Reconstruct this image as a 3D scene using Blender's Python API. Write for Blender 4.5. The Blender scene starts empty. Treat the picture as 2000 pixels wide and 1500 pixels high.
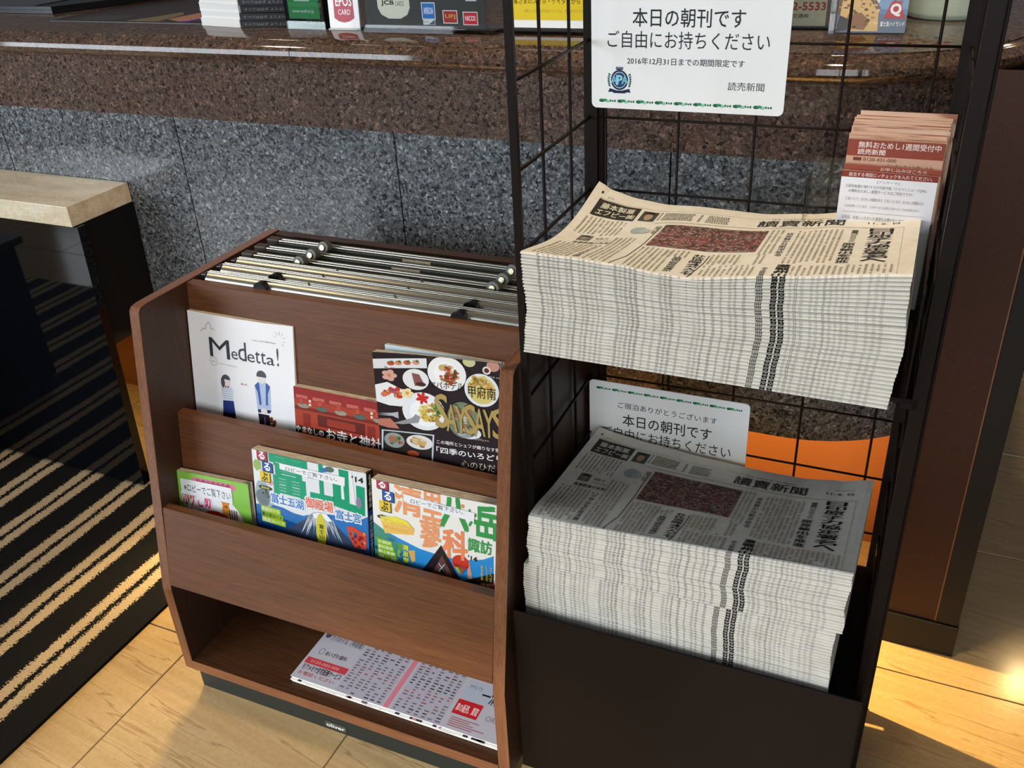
import bpy, bmesh, math, random
from mathutils import Vector, Matrix

# ------------------------------------------------------------------ camera, world, lights, exposure
C = bpy.context.scene.collection
S = bpy.context.scene
PI = math.pi

def make_camera():
    f, p, r, yw = 1805.8559, 0.5190555, -0.0566149, 0.4456955
    pos = Vector((0.86716, -1.12939, 1.25927))
    fw = Vector((-math.sin(yw)*math.cos(p), math.cos(yw)*math.cos(p), -math.sin(p)))
    rt = Vector((math.cos(yw), math.sin(yw), 0)); up = rt.cross(fw)
    r2 = rt*math.cos(r) + up*math.sin(r); u2 = -rt*math.sin(r) + up*math.cos(r)
    cd = bpy.data.cameras.new('camera'); co = bpy.data.objects.new('camera', cd); C.objects.link(co)
    cd.sensor_fit = 'HORIZONTAL'; cd.sensor_width = 36.0; cd.lens = f*36.0/2000.0
    cd.clip_start = 0.02
    M = Matrix((r2, u2, -fw)).transposed().to_4x4(); M.translation = pos
    co.matrix_world = M
    S.camera = co
make_camera()

S.view_settings.view_transform = 'Standard'; S.view_settings.look = 'None'
S.view_settings.gamma = 1.0; S.view_settings.use_curve_mapping = False
S.view_settings.exposure = 0.36

W = bpy.data.worlds.new('world'); S.world = W; W.use_nodes = True
W.node_tree.nodes['Background'].inputs[0].default_value = (0.80, 0.86, 1.0, 1)
W.node_tree.nodes['Background'].inputs[1].default_value = 0.07

def aim(o, tgt):
    d = Vector(tgt) - o.location
    o.rotation_euler = d.to_track_quat('-Z', 'Y').to_euler()
def area(name, loc, tgt, sx, sy, power, col, spread=PI):
    l = bpy.data.lights.new(name, 'AREA'); l.shape = 'RECTANGLE'; l.size = sx; l.size_y = sy
    l.energy = power; l.color = col; l.spread = spread
    o = bpy.data.objects.new(name, l); C.objects.link(o); o.location = loc; aim(o, tgt); return o
def spot(name, loc, tgt, power, col, ang, blend, rad):
    l = bpy.data.lights.new(name, 'SPOT'); l.energy = power; l.color = col
    l.spot_size = ang; l.spot_blend = blend; l.shadow_soft_size = rad
    o = bpy.data.objects.new(name, l); C.objects.link(o); o.location = loc; aim(o, tgt); return o
COOL = (0.82, 0.90, 1.0); WARM = (1.0, 0.66, 0.30); WARMW = (1.0, 0.79, 0.53)
area('window_daylight', (-3.2, -3.4, 1.7), (0.2, 0.0, 0.6), 2.6, 2.0, 120, COOL)
area('shopfront_daylight', (1.2, -4.2, 1.5), (0.5, 0.0, 0.5), 2.6, 2.0, 62, (0.93, 0.96, 1.0))
spot('sun_through_glass', (0.9, -2.9, 2.6), (0.40, -1.05, 0.0), 330, (1.0, 0.97, 0.92), math.radians(26), 0.15, 0.05)
spot('ceiling_downlight', (0.75, 0.0, 2.5), (0.70, -0.1, 0.0), 56, WARMW, math.radians(95), 0.6, 0.06)
spot('ceiling_downlight', (-1.3, 0.1, 2.5), (-1.3, -0.1, 0.0), 26, WARMW, math.radians(95), 0.6, 0.06)
spot('counter_foot_lamp', (-0.02, 0.262, 0.335), (1.12, 0.03, 0.0), 330, (1.0, .66, .23), math.radians(42), 0.6, 0.010)
spot('counter_foot_lamp', (-0.42, 0.262, 0.335), (-0.30, -0.16, 0.0), 30, (1.0, .70, .30), math.radians(78), 0.8, 0.05)
spot('ceiling_downlight', (1.68, 2.77, 2.4), (1.3, 1.6, 0.0), 11, WARM, math.radians(110), 0.6, 0.035)
area('counter_kick_light', (-0.9, 0.34, 0.34), (-0.9, 0.02, 0.0), 1.9, 0.03, 3.0, (1.0, 0.64, 0.24))
area('counter_kick_light', (0.55, 0.36, 0.34), (0.55, 0.42, 0.0), 0.8, 0.03, 1.7, (1.0, 0.58, 0.22))

# ------------------------------------------------------------------ materials
def srgb(c):
    if isinstance(c, str):
        c = [int(c[i:i+2], 16)/255 for i in (0, 2, 4)]
    return tuple(x/12.92 if x <= .04045 else ((x+.055)/1.055)**2.4 for x in c) + (1,)
def mat(name, col, rough=.5, spec=.5, metal=0, coat=0, coat_r=.05):
    m = bpy.data.materials.new(name); m.use_nodes = True
    b = m.node_tree.nodes['Principled BSDF']
    b.inputs['Base Color'].default_value = srgb(col)
    b.inputs['Roughness'].default_value = rough
    b.inputs['Metallic'].default_value = metal
    b.inputs['Specular IOR Level'].default_value = spec
    b.inputs['Coat Weight'].default_value = coat
    b.inputs['Coat Roughness'].default_value = coat_r
    return m
def nodes(m): return m.node_tree.nodes, m.node_tree.links, m.node_tree.nodes['Principled BSDF']
def coords(m, scale=(1, 1, 1), rot=(0, 0, 0)):
    n, l, b = nodes(m)
    g = n.new('ShaderNodeNewGeometry'); mp = n.new('ShaderNodeMapping')
    l.new(g.outputs['Position'], mp.inputs[0]); mp.inputs['Scale'].default_value = scale
    mp.inputs['Rotation'].default_value = rot
    return mp.outputs[0]
def ramp(m, fac, stops, interp='LINEAR'):
    n, l, b = nodes(m)
    r = n.new('ShaderNodeValToRGB'); r.color_ramp.interpolation = interp
    e = r.color_ramp.elements
    while len(e) < len(stops): e.new(0.5)
    for k, (p, c) in zip(e, stops): k.position = p; k.color = srgb(c)
    l.new(fac, r.inputs[0]); return r.outputs[0]
def noise(m, vec, scale, detail=3, rough=.6):
    n, l, b = nodes(m); t = n.new('ShaderNodeTexNoise'); l.new(vec, t.inputs['Vector'])
    t.inputs['Scale'].default_value = scale; t.inputs['Detail'].default_value = detail
    t.inputs['Roughness'].default_value = rough; return t.outputs[0]
def vor(m, vec, scale):
    n, l, b = nodes(m); t = n.new('ShaderNodeTexVoronoi'); l.new(vec, t.inputs['Vector'])
    t.inputs['Scale'].default_value = scale; return t.outputs['Color']
def mix(m, a, b_, fac, kind='MIX'):
    n, l, b = nodes(m); x = n.new('ShaderNodeMix'); x.data_type = 'RGBA'; x.blend_type = kind
    for v, s in ((fac, 0), (a, 6), (b_, 7)):
        if isinstance(v, (int, float)): x.inputs[s].default_value = v
        elif isinstance(v, tuple): x.inputs[s].default_value = v
        else: l.new(v, x.inputs[s])
    return x.outputs[2]
def tocol(m, o): n, l, b = nodes(m); l.new(o, b.inputs['Base Color'])
def bump(m, h, st=.2, d=.001):
    n, l, b = nodes(m); k = n.new('ShaderNodeBump'); k.inputs['Strength'].default_value = st
    k.inputs['Distance'].default_value = d; l.new(h, k.inputs['Height']); l.new(k.outputs[0], b.inputs['Normal'])

def granite(name, stops, s1, s2, rough, tint=None, spec=.5):
    m = mat(name, '808080', rough, spec)
    v = coords(m)
    # distorted cells: grains
    n, l, b = nodes(m)
    wob = n.new('ShaderNodeTexNoise'); l.new(v, wob.inputs['Vector']); wob.inputs['Scale'].default_value = s1*.8
    wob.inputs['Detail'].default_value = 2
    add = n.new('ShaderNodeVectorMath'); add.operation = 'MULTIPLY_ADD'
    l.new(wob.outputs['Color'], add.inputs[0]); add.inputs[1].default_value = (1.4/s1,)*3; l.new(v, add.inputs[2])
    c1 = vor(m, add.outputs[0], s1)
    sep = n.new('ShaderNodeSeparateColor'); l.new(c1, sep.inputs[0])
    a = ramp(m, sep.outputs[0], stops)
    c2 = noise(m, v, s2, 4, .7)
    d = ramp(m, c2, [(.36, '101010'), (.5, '909090'), (.64, 'f0f0f0')])
    o = mix(m, a, d, .55, 'OVERLAY')
    if tint:
        big = noise(m, v, 9, 2)
        t = ramp(m, big, [(.4, 'ffffff'), (.7, tint)])
        o = mix(m, o, t, .6, 'MULTIPLY')
    tocol(m, o); return m
MT = {}
MT['granite_grey'] = granite('grey_granite', [(0, '2e3133'), (.3, '5c6062'), (.55, '7c8081'), (.8, '626669'), (1, 'a4a7a7')], 200, 300, .2)
MT['granite_brown'] = granite('brown_granite', [(0, '3c302a'), (.25, '605148'), (.55, '735f55'), (.8, '605249'), (1, '92796b')], 190, 300, .07, 'e8dcd0')
MT['granite_lip'] = granite('polished_brown_granite', [(0, '3a2f28'), (.25, '5a4a40'), (.55, '6f5a4c'), (.8, '56483e'), (1, '8a6c58')], 190, 300, .06, 'e4d2c2')

def wood_mat(name, c0, c1, c2, rough=.38, axis='x', world=True):
    m = mat(name, c1, rough, .45)
    sc = {'x': (14, 330, 330), 'z': (330, 330, 14), 'y': (330, 14, 330)}[axis]
    v = coords(m, sc)
    a = noise(m, v, 1.0, 5, .65)
    big = noise(m, coords(m, (sc[0]*.35, sc[1]*.12, sc[2]*.12)), 1.0, 3, .5)
    col = ramp(m, a, [(.33, c0), (.5, c1), (.68, c2)])
    col2 = ramp(m, big, [(.35, 'dadada'), (.65, 'ffffff')])
    tocol(m, mix(m, col, col2, .5, 'MULTIPLY')); bump(m, a, .12, .0005)
    return m
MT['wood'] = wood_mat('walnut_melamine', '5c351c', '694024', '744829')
MT['wood_dark'] = wood_mat('walnut_side_and_shade', '352012', '3e2617', '462c1b', .5, 'z')
MT['wood_shelf_shaded'] = wood_mat('walnut_shelf_shaded', '3c2415', '462b19', '4f311e', .35)  # same walnut, darkened to paint in the shade over the low shelf
MT['wood_edge'] = wood_mat('edge_banding', '70452c', '7f5236', '8a5c3e', .3, 'z')
MT['wood_edge_x'] = wood_mat('edge_banding_long', '70452c', '7f5236', '8a5c3e', .3, 'x')
MT['black_base'] = mat('black_toe_kick', '1c2421', .5)
MT['brown_metal'] = mat('dark_brown_enamel', '170f0b', .5, .15)
n_ = noise(MT['brown_metal'], coords(MT['brown_metal']), 900, 2); bump(MT['brown_metal'], n_, .15, .0003)
MT['black_trim'] = mat('black_trim', '120f0b', .5, .3)
MT['black_gloss'] = mat('black_mirror_laminate', '08090c', .03, .35)
MT['black_matte'] = mat('black_matte', '0c0d0f', .7, .2)
MT['black_plastic'] = mat('black_plastic', '101010', .3)
MT['brown_panel'] = mat('reddish_brown_panel', '44281a', .45, .25)
_c = noise(MT['brown_panel'], coords(MT['brown_panel']), 420, 3); tocol(MT['brown_panel'], ramp(MT['brown_panel'], _c, [(.3, '331b11'), (.7, '412618')])); bump(MT['brown_panel'], _c, .1, .0004)
MT['kick_panel'] = mat('brown_kick_panel', '9c6238', .5, .3)
MT['alu'] = mat('brushed_aluminium', 'b9b4a6', .33, .5, 1.0)
MT['alu_plate'] = mat('grey_channel', '54564c', .35, .5, .3)
MT['brass_knob'] = mat('nickel_knob', '8b8a70', .25, .5, .9)
MT['grey_knob'] = mat('grey_plastic_cap', '4b4a40', .4)
MT['dark_cap'] = mat('brown_rubber_cap', '3c3228', .5)
MT['paper_w'] = mat('white_paper', 'e9e8e2', .6, .2)
MT['pages'] = mat('page_block', 'cdbfa6', .8, .1)
_v = coords(MT['pages'], (60, 900, 60)); _n = noise(MT['pages'], _v, 1, 2); tocol(MT['pages'], ramp(MT['pages'], _n, [(.35, 'a8977c'), (.65, 'e2d8c4')]))
MT['newsprint'] = mat('newsprint', 'e4dfd2', .75, .15)
_n = noise(MT['newsprint'], coords(MT['newsprint']), 60, 3); tocol(MT['newsprint'], ramp(MT['newsprint'], _n, [(.3, 'e4dfd1'), (.7, 'efebdf')]))
MT['beige_stone'] = mat('beige_stone', 'd9cba8', .16, .5)
_n = noise(MT['beige_stone'], coords(MT['beige_stone']), 260, 4); _n2 = noise(MT['beige_stone'], coords(MT['beige_stone'], (6, 20, 20)), 1.5, 4)
tocol(MT['beige_stone'], mix(MT['beige_stone'], ramp(MT['beige_stone'], _n, [(.3, 'd8c6a4'), (.5, 'e6d9bc'), (.7, 'f0e6ce')]), ramp(MT['beige_stone'], _n2, [(.35, 'd8cfbf'), (.6, 'ffffff')]), .6, 'MULTIPLY'))
def tile_mat():
    m = mat('beige_marble_tile', 'd2bb93', .13, .5)
    n, l, b = nodes(m)
    v = coords(m, (1, 1, 1), (0, 0, .12))
    w = n.new('ShaderNodeTexNoise'); w.inputs['Scale'].default_value = 5; w.inputs['Detail'].default_value = 4
    oi = n.new('ShaderNodeObjectInfo'); ad = n.new('ShaderNodeVectorMath'); ad.operation = 'ADD'
    mp = n.new('ShaderNodeMapping'); mp.inputs['Scale'].default_value = (.55, 9, 1)
    cb = n.new('ShaderNodeCombineXYZ'); l.new(oi.outputs['Random'], cb.inputs[1]); l.new(oi.outputs['Random'], cb.inputs[0])
    l.new(v, ad.inputs[0]); l.new(cb.outputs[0], ad.inputs[1]); l.new(ad.outputs[0], mp.inputs[0])
    l.new(mp.outputs[0], w.inputs['Vector']); w.inputs['Scale'].default_value = 2.2; w.inputs['Distortion'].default_value = .1
    a = ramp(m, w.outputs[0], [(.30, '9c825c'), (.42, 'a88f66'), (.488, 'ae966f'), (.499, '8f754f'), (.508, 'ad946d'), (.6, 'a48a62'), (.72, 'b19872')])
    f = noise(m, v, 120, 3); a2 = ramp(m, f, [(.3, 'e8e4dc'), (.7, 'ffffff')])
    tocol(m, mix(m, a, a2, .6, 'MULTIPLY')); return m
MT['tile'] = tile_mat()
MT['grout'] = mat('grout', '6e5a3c', .8, .1)
def rug_mat():
    m = mat('striped_rug', '141414', .95, .1)
    n, l, b = nodes(m)
    g = n.new('ShaderNodeNewGeometry'); sx = n.new('ShaderNodeSeparateXYZ'); l.new(g.outputs['Position'], sx.inputs[0])
    def mth(op, a, b_=None, c=None):
        k = n.new('ShaderNodeMath'); k.operation = op
        for i, v in enumerate((a, b_, c)):
            if v is None: continue
            if isinstance(v, (int, float)): k.inputs[i].default_value = v
            else: l.new(v, k.inputs[i])
        return k.outputs[0]
    nz = noise(m, coords(m, (260, 260, 260)), 1, 2); nz2 = noise(m, coords(m, (14, 5, 1)), 1, 2)
    x = mth('ADD', sx.outputs[0], mth('MULTIPLY', mth('SUBTRACT', nz, .5), .030))
    x = mth('ADD', x, mth('MULTIPLY', mth('SUBTRACT', nz2, .5), .012))
    # pair centres at x = -0.471 - k*0.132
    d = mth('ABSOLUTE', mth('SUBTRACT', mth('MODULO', mth('ADD', x, 20*.1330+.471+.0665), .1330), .0665))
    e = mth('ABSOLUTE', mth('SUBTRACT', d, .0190))
    s = mth('LESS_THAN', e, .0124)
    lim = mth('LESS_THAN', sx.outputs[0], -.405)
    s = mth('MULTIPLY', s, lim)
    pile = noise(m, coords(m, (420, 420, 420)), 1, 3)
    li = ramp(m, pile, [(.3, '8f7b5e'), (.7, 'bfab8a')]); dk = ramp(m, pile, [(.3, '080808'), (.7, '181716')])
    tocol(m, mix(m, dk, li, s)); bump(m, pile, .8, .003)
    return m
MT['rug'] = rug_mat()
def glass_mat(name, tint, alpha=.9, rough=.03):
    m = bpy.data.materials.new(name); m.use_nodes = True; n = m.node_tree.nodes; l = m.node_tree.links
    n.remove(n['Principled BSDF']); out = n['Material Output']
    t = n.new('ShaderNodeBsdfTransparent'); t.inputs[0].default_value = srgb(tint)
    g = n.new('ShaderNodeBsdfGlossy'); g.inputs['Roughness'].default_value = rough
    fr = n.new('ShaderNodeFresnel'); fr.inputs[0].default_value = 1.49
    mx = n.new('ShaderNodeMixShader'); l.new(fr.outputs[0], mx.inputs[0]); l.new(t.outputs[0], mx.inputs[1]); l.new(g.outputs[0], mx.inputs[2])
    l.new(mx.outputs[0], out.inputs[0]); return m
MT['acrylic'] = glass_mat('clear_acrylic', 'fafcfb'); MT['acrylic_green'] = glass_mat('clear_acrylic_edge', 'ecf4f0')
def print_mat(name, rough, spec=.4):
    m = mat(name, 'ffffff', rough, spec); n, l, b = nodes(m)
    a = n.new('ShaderNodeVertexColor'); a.layer_name = 'Col'; l.new(a.outputs[0], b.inputs['Base Color']); return m
MT['print_matte'] = print_mat('printed_ink', .75, .15)
MT['print_gloss'] = print_mat('glossy_print', .28, .4)

# ------------------------------------------------------------------ object helpers
def link(o, parent=None):
    C.objects.link(o)
    if parent is not None: o.parent = parent
    return o
def from_bm(name, bm, m, parent=None, smooth=False):
    me = bpy.data.meshes.new(name); bmesh.ops.recalc_face_normals(bm, faces=bm.faces); bm.to_mesh(me); bm.free()
    for x in (m if isinstance(m, (list, tuple)) else [m]): me.materials.append(MT[x] if isinstance(x, str) else x)
    if smooth:
        for p in me.polygons: p.use_smooth = True
    return link(bpy.data.objects.new(name, me), parent)
def thing(name, label, cat, loc=(0, 0, 0), rot=(0, 0, 0), group=None, parent=None):
    o = bpy.data.objects.new(name, None); o.empty_display_size = .02; link(o, parent)
    o.location = loc; o.rotation_euler = rot
    o['label'] = label; o['category'] = cat
    if group: o['group'] = group
    return o
def tag(o, label, cat, group=None):
    o['label'] = label; o['category'] = cat
    if group: o['group'] = group
    return o
def struct(o): o['kind'] = 'structure'; return o
def box(bm, x0, y0, z0, x1, y1, z1, bev=0, mi=0):
    r = bmesh.ops.create_cube(bm, size=1)
    vs = r['verts']
    for v in vs:
        v.co = Vector(((x0+x1)/2+v.co.x*(x1-x0), (y0+y1)/2+v.co.y*(y1-y0), (z0+z1)/2+v.co.z*(z1-z0)))
    fs = set(f for v in vs for f in v.link_faces)
    for f in fs: f.material_index = mi
    if bev:
        es = list(set(e for v in vs for e in v.link_edges))
        bmesh.ops.bevel(bm, geom=es, offset=bev, segments=2, affect='EDGES', profile=.5)
def boxo(name, a, b, m, parent=None, bev=0):
    bm = bmesh.new(); box(bm, *a, *b, bev=bev); return from_bm(name, bm, m, parent)
def prism(bm, pts, axis, a, b):
    """extrude a 2D polygon along an axis from a to b"""
    def P(p, t):
        return {'x': (t, p[0], p[1]), 'y': (p[0], t, p[1]), 'z': (p[0], p[1], t)}[axis]
    A = [bm.verts.new(P(p, a)) for p in pts]; B = [bm.verts.new(P(p, b)) for p in pts]
    bm.faces.new(A); bm.faces.new(B[::-1])
    for i in range(len(pts)):
        j = (i+1) % len(pts); bm.faces.new((A[j], A[i], B[i], B[j]))
def cyl(bm, p0, p1, r, seg=10, r2=None):
    p0, p1 = Vector(p0), Vector(p1); d = p1-p0
    q = Vector((0, 0, 1)).rotation_difference(d).to_matrix().to_4x4()
    bmesh.ops.create_cone(bm, cap_ends=True, segments=seg, radius1=r, radius2=r if r2 is None else r2, depth=d.length,
                          matrix=Matrix.Translation((p0+p1)/2) @ q)

def ordinal(n):
    a = ['zeroth', 'first', 'second', 'third', 'fourth', 'fifth', 'sixth', 'seventh', 'eighth', 'ninth', 'tenth', 'eleventh', 'twelfth', 'thirteenth', 'fourteenth',
         'fifteenth', 'sixteenth', 'seventeenth', 'eighteenth', 'nineteenth']
    if n < 20: return a[n]
    t = {2: 'twent', 3: 'thirt', 4: 'fort', 5: 'fift'}[n//10]
    return t+'ieth' if n % 10 == 0 else t+'y-'+a[n % 10]
# ------------------------------------------------------------------ flat print (lettering and pictures as coloured ink on a surface)
_tc = {}
def glyphs(body, bold=0.0):
    k = (body, bold)
    if k in _tc: return _tc[k]
    cu = bpy.data.curves.new('t', 'FONT'); cu.body = body; cu.size = 1; cu.resolution_u = 2; cu.offset = bold
    o = bpy.data.objects.new('t', cu); C.objects.link(o)
    dg = bpy.context.evaluated_depsgraph_get()
    me = o.evaluated_get(dg).to_mesh()
    vs = [(v.co.x, v.co.y) for v in me.vertices]; fs = [tuple(p.vertices) for p in me.polygons]
    o.evaluated_get(dg).to_mesh_clear(); bpy.data.objects.remove(o); bpy.data.curves.remove(cu)
    if vs:
        x0 = min(v[0] for v in vs); x1 = max(v[0] for v in vs); y0 = min(v[1] for v in vs); y1 = max(v[1] for v in vs)
    else: x0 = y0 = 0; x1 = y1 = 1
    _tc[k] = (vs, fs, (x0, y0, max(x1, x0+1e-6), max(y1, y0+1e-6))); return _tc[k]

class Ink:
    """collects coloured polygons in surface coordinates (u, v); every entry sits a hair above the previous layer"""
    def __init__(s): s.V = []; s.F = []; s.K = []; s.L = []
    def poly(s, pts, col, lay=1):
        i = len(s.V); s.V += [(p[0], p[1]) for p in pts]; s.L += [lay]*len(pts)
        s.F.append(tuple(range(i, i+len(pts)))); s.K.append(srgb(col))
    def rect(s, u0, v0, u1, v1, col, lay=1, nu=1, nv=1):
        for i in range(nu):
            for j in range(nv):
                a, b = u0+(u1-u0)*i/nu, u0+(u1-u0)*(i+1)/nu; c, d = v0+(v1-v0)*j/nv, v0+(v1-v0)*(j+1)/nv
                s.poly([(a, c), (b, c), (b, d), (a, d)], col, lay)
    def disc(s, u, v, ru, rv, col, lay=1, n=18, a0=0, a1=2*PI, rot=0):
        P = [(u+ru*math.cos(a0+(a1-a0)*i/n)*math.cos(rot)-rv*math.sin(a0+(a1-a0)*i/n)*math.sin(rot),
              v+ru*math.cos(a0+(a1-a0)*i/n)*math.sin(rot)+rv*math.sin(a0+(a1-a0)*i/n)*math.cos(rot)) for i in range(n+(a1-a0 < 6.2))]
        s.poly(P, col, lay)
    def ring(s, u, v, r, w, col, lay=1, n=20, ry=None, a0=0, a1=2*PI):
        ry = ry or r
        for i in range(n):
            a, b = a0+(a1-a0)*i/n, a0+(a1-a0)*(i+1)/n
            s.poly([(u+r*math.cos(a), v+ry*math.sin(a)), (u+r*math.cos(b), v+ry*math.sin(b)),
                    (u+(r-w)*math.cos(b), v+(ry-w)*math.sin(b)), (u+(r-w)*math.cos(a), v+(ry-w)*math.sin(a))], col, lay)
    def line(s, pts, w, col, lay=1):
        for (a, b) in zip(pts, pts[1:]):
            dx, dy = b[0]-a[0], b[1]-a[1]; L = math.hypot(dx, dy) or 1; nx, ny = -dy/L*w/2, dx/L*w/2
            s.poly([(a[0]+nx, a[1]+ny), (a[0]-nx, a[1]-ny), (b[0]-nx, b[1]-ny), (b[0]+nx, b[1]+ny)], col, lay)
    def raw(s, vs, fs, fn, col, lay):
        i = len(s.V); s.V += [fn(*v) for v in vs]; s.L += [lay]*len(vs)
        s.F += [tuple(q+i for q in f) for f in fs]; s.K += [srgb(col)]*len(fs)
    def text(s, body, u0, v0, u1, v1, col, lay=2, bold=0.0, slope=0.0):
        """text stretched to fill the box"""
        vs, fs, (a, b, c, d) = glyphs(body, 0.0)
        eu, ev = (u1-u0)/(c-a), (v1-v0)/(d-b)
        if bold <= .006: sh = [(0, 0)]
        elif bold < .06: q = bold*.7; sh = [(q, q), (-q, q), (q, -q), (-q, -q)]
        else: q = bold*.62; sh = [(q*math.cos(i*PI/4), q*math.sin(i*PI/4)) for i in range(8)]
        for q, (dx, dy) in enumerate(sh):
            s.raw(vs, fs, lambda x, y: (u0+(x-a+dx)*eu, v0+(y-b+dy)*ev+slope*(x-a)/(c-a)), col, lay+.11*q)
    def textv(s, body, u0, v0, u1, v1, col, lay=2, bold=0.0):
        """vertical text, top to bottom, filling the box"""
        n = len(body); h = (v1-v0)/n
        for i, ch in enumerate(body):
            t = v1-(i+1)*h
            s.text(ch, u0, t+h*.07, u1, t+h*.93, col, lay, bold)
    def build(s, name, m, parent, fn, eps=.00012):
        """fn(u, v, h) -> local point, h metres above the surface"""
        me = bpy.data.meshes.new(name)
        me.from_pydata([fn(v[0], v[1], eps*l) for v, l in zip(s.V, s.L)], [], s.F)
        at = me.color_attributes.new('Col', 'FLOAT_COLOR', 'CORNER')
        flat = []
        for p, k in zip(me.polygons, s.K): flat += list(k)*p.loop_total
        at.data.foreach_set('color', flat)
        me.materials.append(MT[m]); me.update()
        return link(bpy.data.objects.new(name, me), parent)
    def dice(s, gu, gv):
        """cut large polygons along the grid lines of the sheet so that they follow its curl"""
        def cut(P, ax, t):
            A, B = [], []
            for p, q in zip(P, P[1:]+P[:1]):
                if p[ax] <= t: A.append(p)
                if p[ax] >= t: B.append(p)
                if (p[ax]-t)*(q[ax]-t) < 0:
                    w = (t-p[ax])/(q[ax]-p[ax]); m = (p[0]+(q[0]-p[0])*w, p[1]+(q[1]-p[1])*w); A.append(m); B.append(m)
            return A, B
        V, F, K, L = [], [], [], []
        for f, k in zip(s.F, s.K):
            parts = [[s.V[i] for i in f]]; lay = s.L[f[0]]
            for ax, g in ((0, gu), (1, gv)):
                out = []
                for P in parts:
                    for t in g:
                        lo = min(p[ax] for p in P); hi = max(p[ax] for p in P)
                        if hi <= t+1e-6: break
                        if lo >= t-1e-6: continue
                        A, P = cut(P, ax, t)
                        if len(A) > 2: out.append(A)
                        if len(P) < 3: P = None; break
                    if P: out.append(P)
                parts = out
            for P in parts:
                i = len(V); V += P; L += [lay]*len(P); F.append(tuple(range(i, i+len(P)))); K.append(k)
        s.V, s.F, s.K, s.L = V, F, K, L
    def clip(s, u0, v0, u1, v1):
        """drop polygons wholly outside and clamp the rest to the sheet"""
        F, K = [], []
        for f, k in zip(s.F, s.K):
            P = [s.V[i] for i in f]
            if max(p[0] for p in P) <= u0 or min(p[0] for p in P) >= u1 or max(p[1] for p in P) <= v0 or min(p[1] for p in P) >= v1: continue
            F.append(f); K.append(k)
        s.F, s.K = F, K
        s.V = [(min(max(p[0], u0), u1), min(max(p[1], v0), v1)) for p in s.V]

# ------------------------------------------------------------------ setting: floor
R = random.Random(7)
TS = .3864
def floor():
    fl = struct(boxo('floor', (-3.2, -1.9, -.03), (2.1, 2.2, -.0025), 'grout'))
    bm = bmesh.new(); g = .0014
    box(bm, g, g, -.012, TS-g, TS-g, 0, bev=.0009)
    first = None
    for i in range(-8, 6):
        for j in range(-4, 6):
            x0 = .133+(i-1)*TS; y0 = .1602+(j-1)*TS
            if first is None:
                o = from_bm('tile', bm, 'tile', fl); first = o
            else:
                o = first.copy(); C.objects.link(o); o.parent = fl
            o.location = (x0, y0, 0)
floor()
# striped rug
def rug():
    bm = bmesh.new(); box(bm, -3.1, -.76, 0, -.372, .165, .007)
    o = from_bm('rug', bm, 'rug'); tag(o, 'black rug with pairs of beige stripes on the tiles at left', 'rug')
rug()

# ------------------------------------------------------------------ reception counter
CY, CX, CR, CCY = .280, .700, .278, .558      # front plane y, start of the rounded end, radius, centre y
def path(x_start=-2.6, back=1.5, narc=14):
    P = [((x_start, CY), (0, -1)), ((CX, CY), (0, -1))]
    for i in range(1, narc+1):
        a = -PI/2 + (PI/2)*i/narc
        P.append(((CX+CR*math.cos(a), CCY+CR*math.sin(a)), (math.cos(a), math.sin(a))))
    P.append(((CX+CR, back), (1, 0))); return P
def sweep(name, prof, P, m, parent, smooth=True):
    bm = bmesh.new(); rows = []
    for (p, nrm) in P:
        rows.append([bm.verts.new((p[0]+nrm[0]*o, p[1]+nrm[1]*o, z)) for o, z in prof])
    for a, b in zip(rows, rows[1:]):
        for i in range(len(prof)-1): bm.faces.new((a[i], b[i], b[i+1], a[i+1]))
    o = from_bm(name, bm, m, parent, smooth); 
    if smooth:
        md = o.modifiers.new('edge', 'EDGE_SPLIT'); md.split_angle = math.radians(35)
    return o
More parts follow.
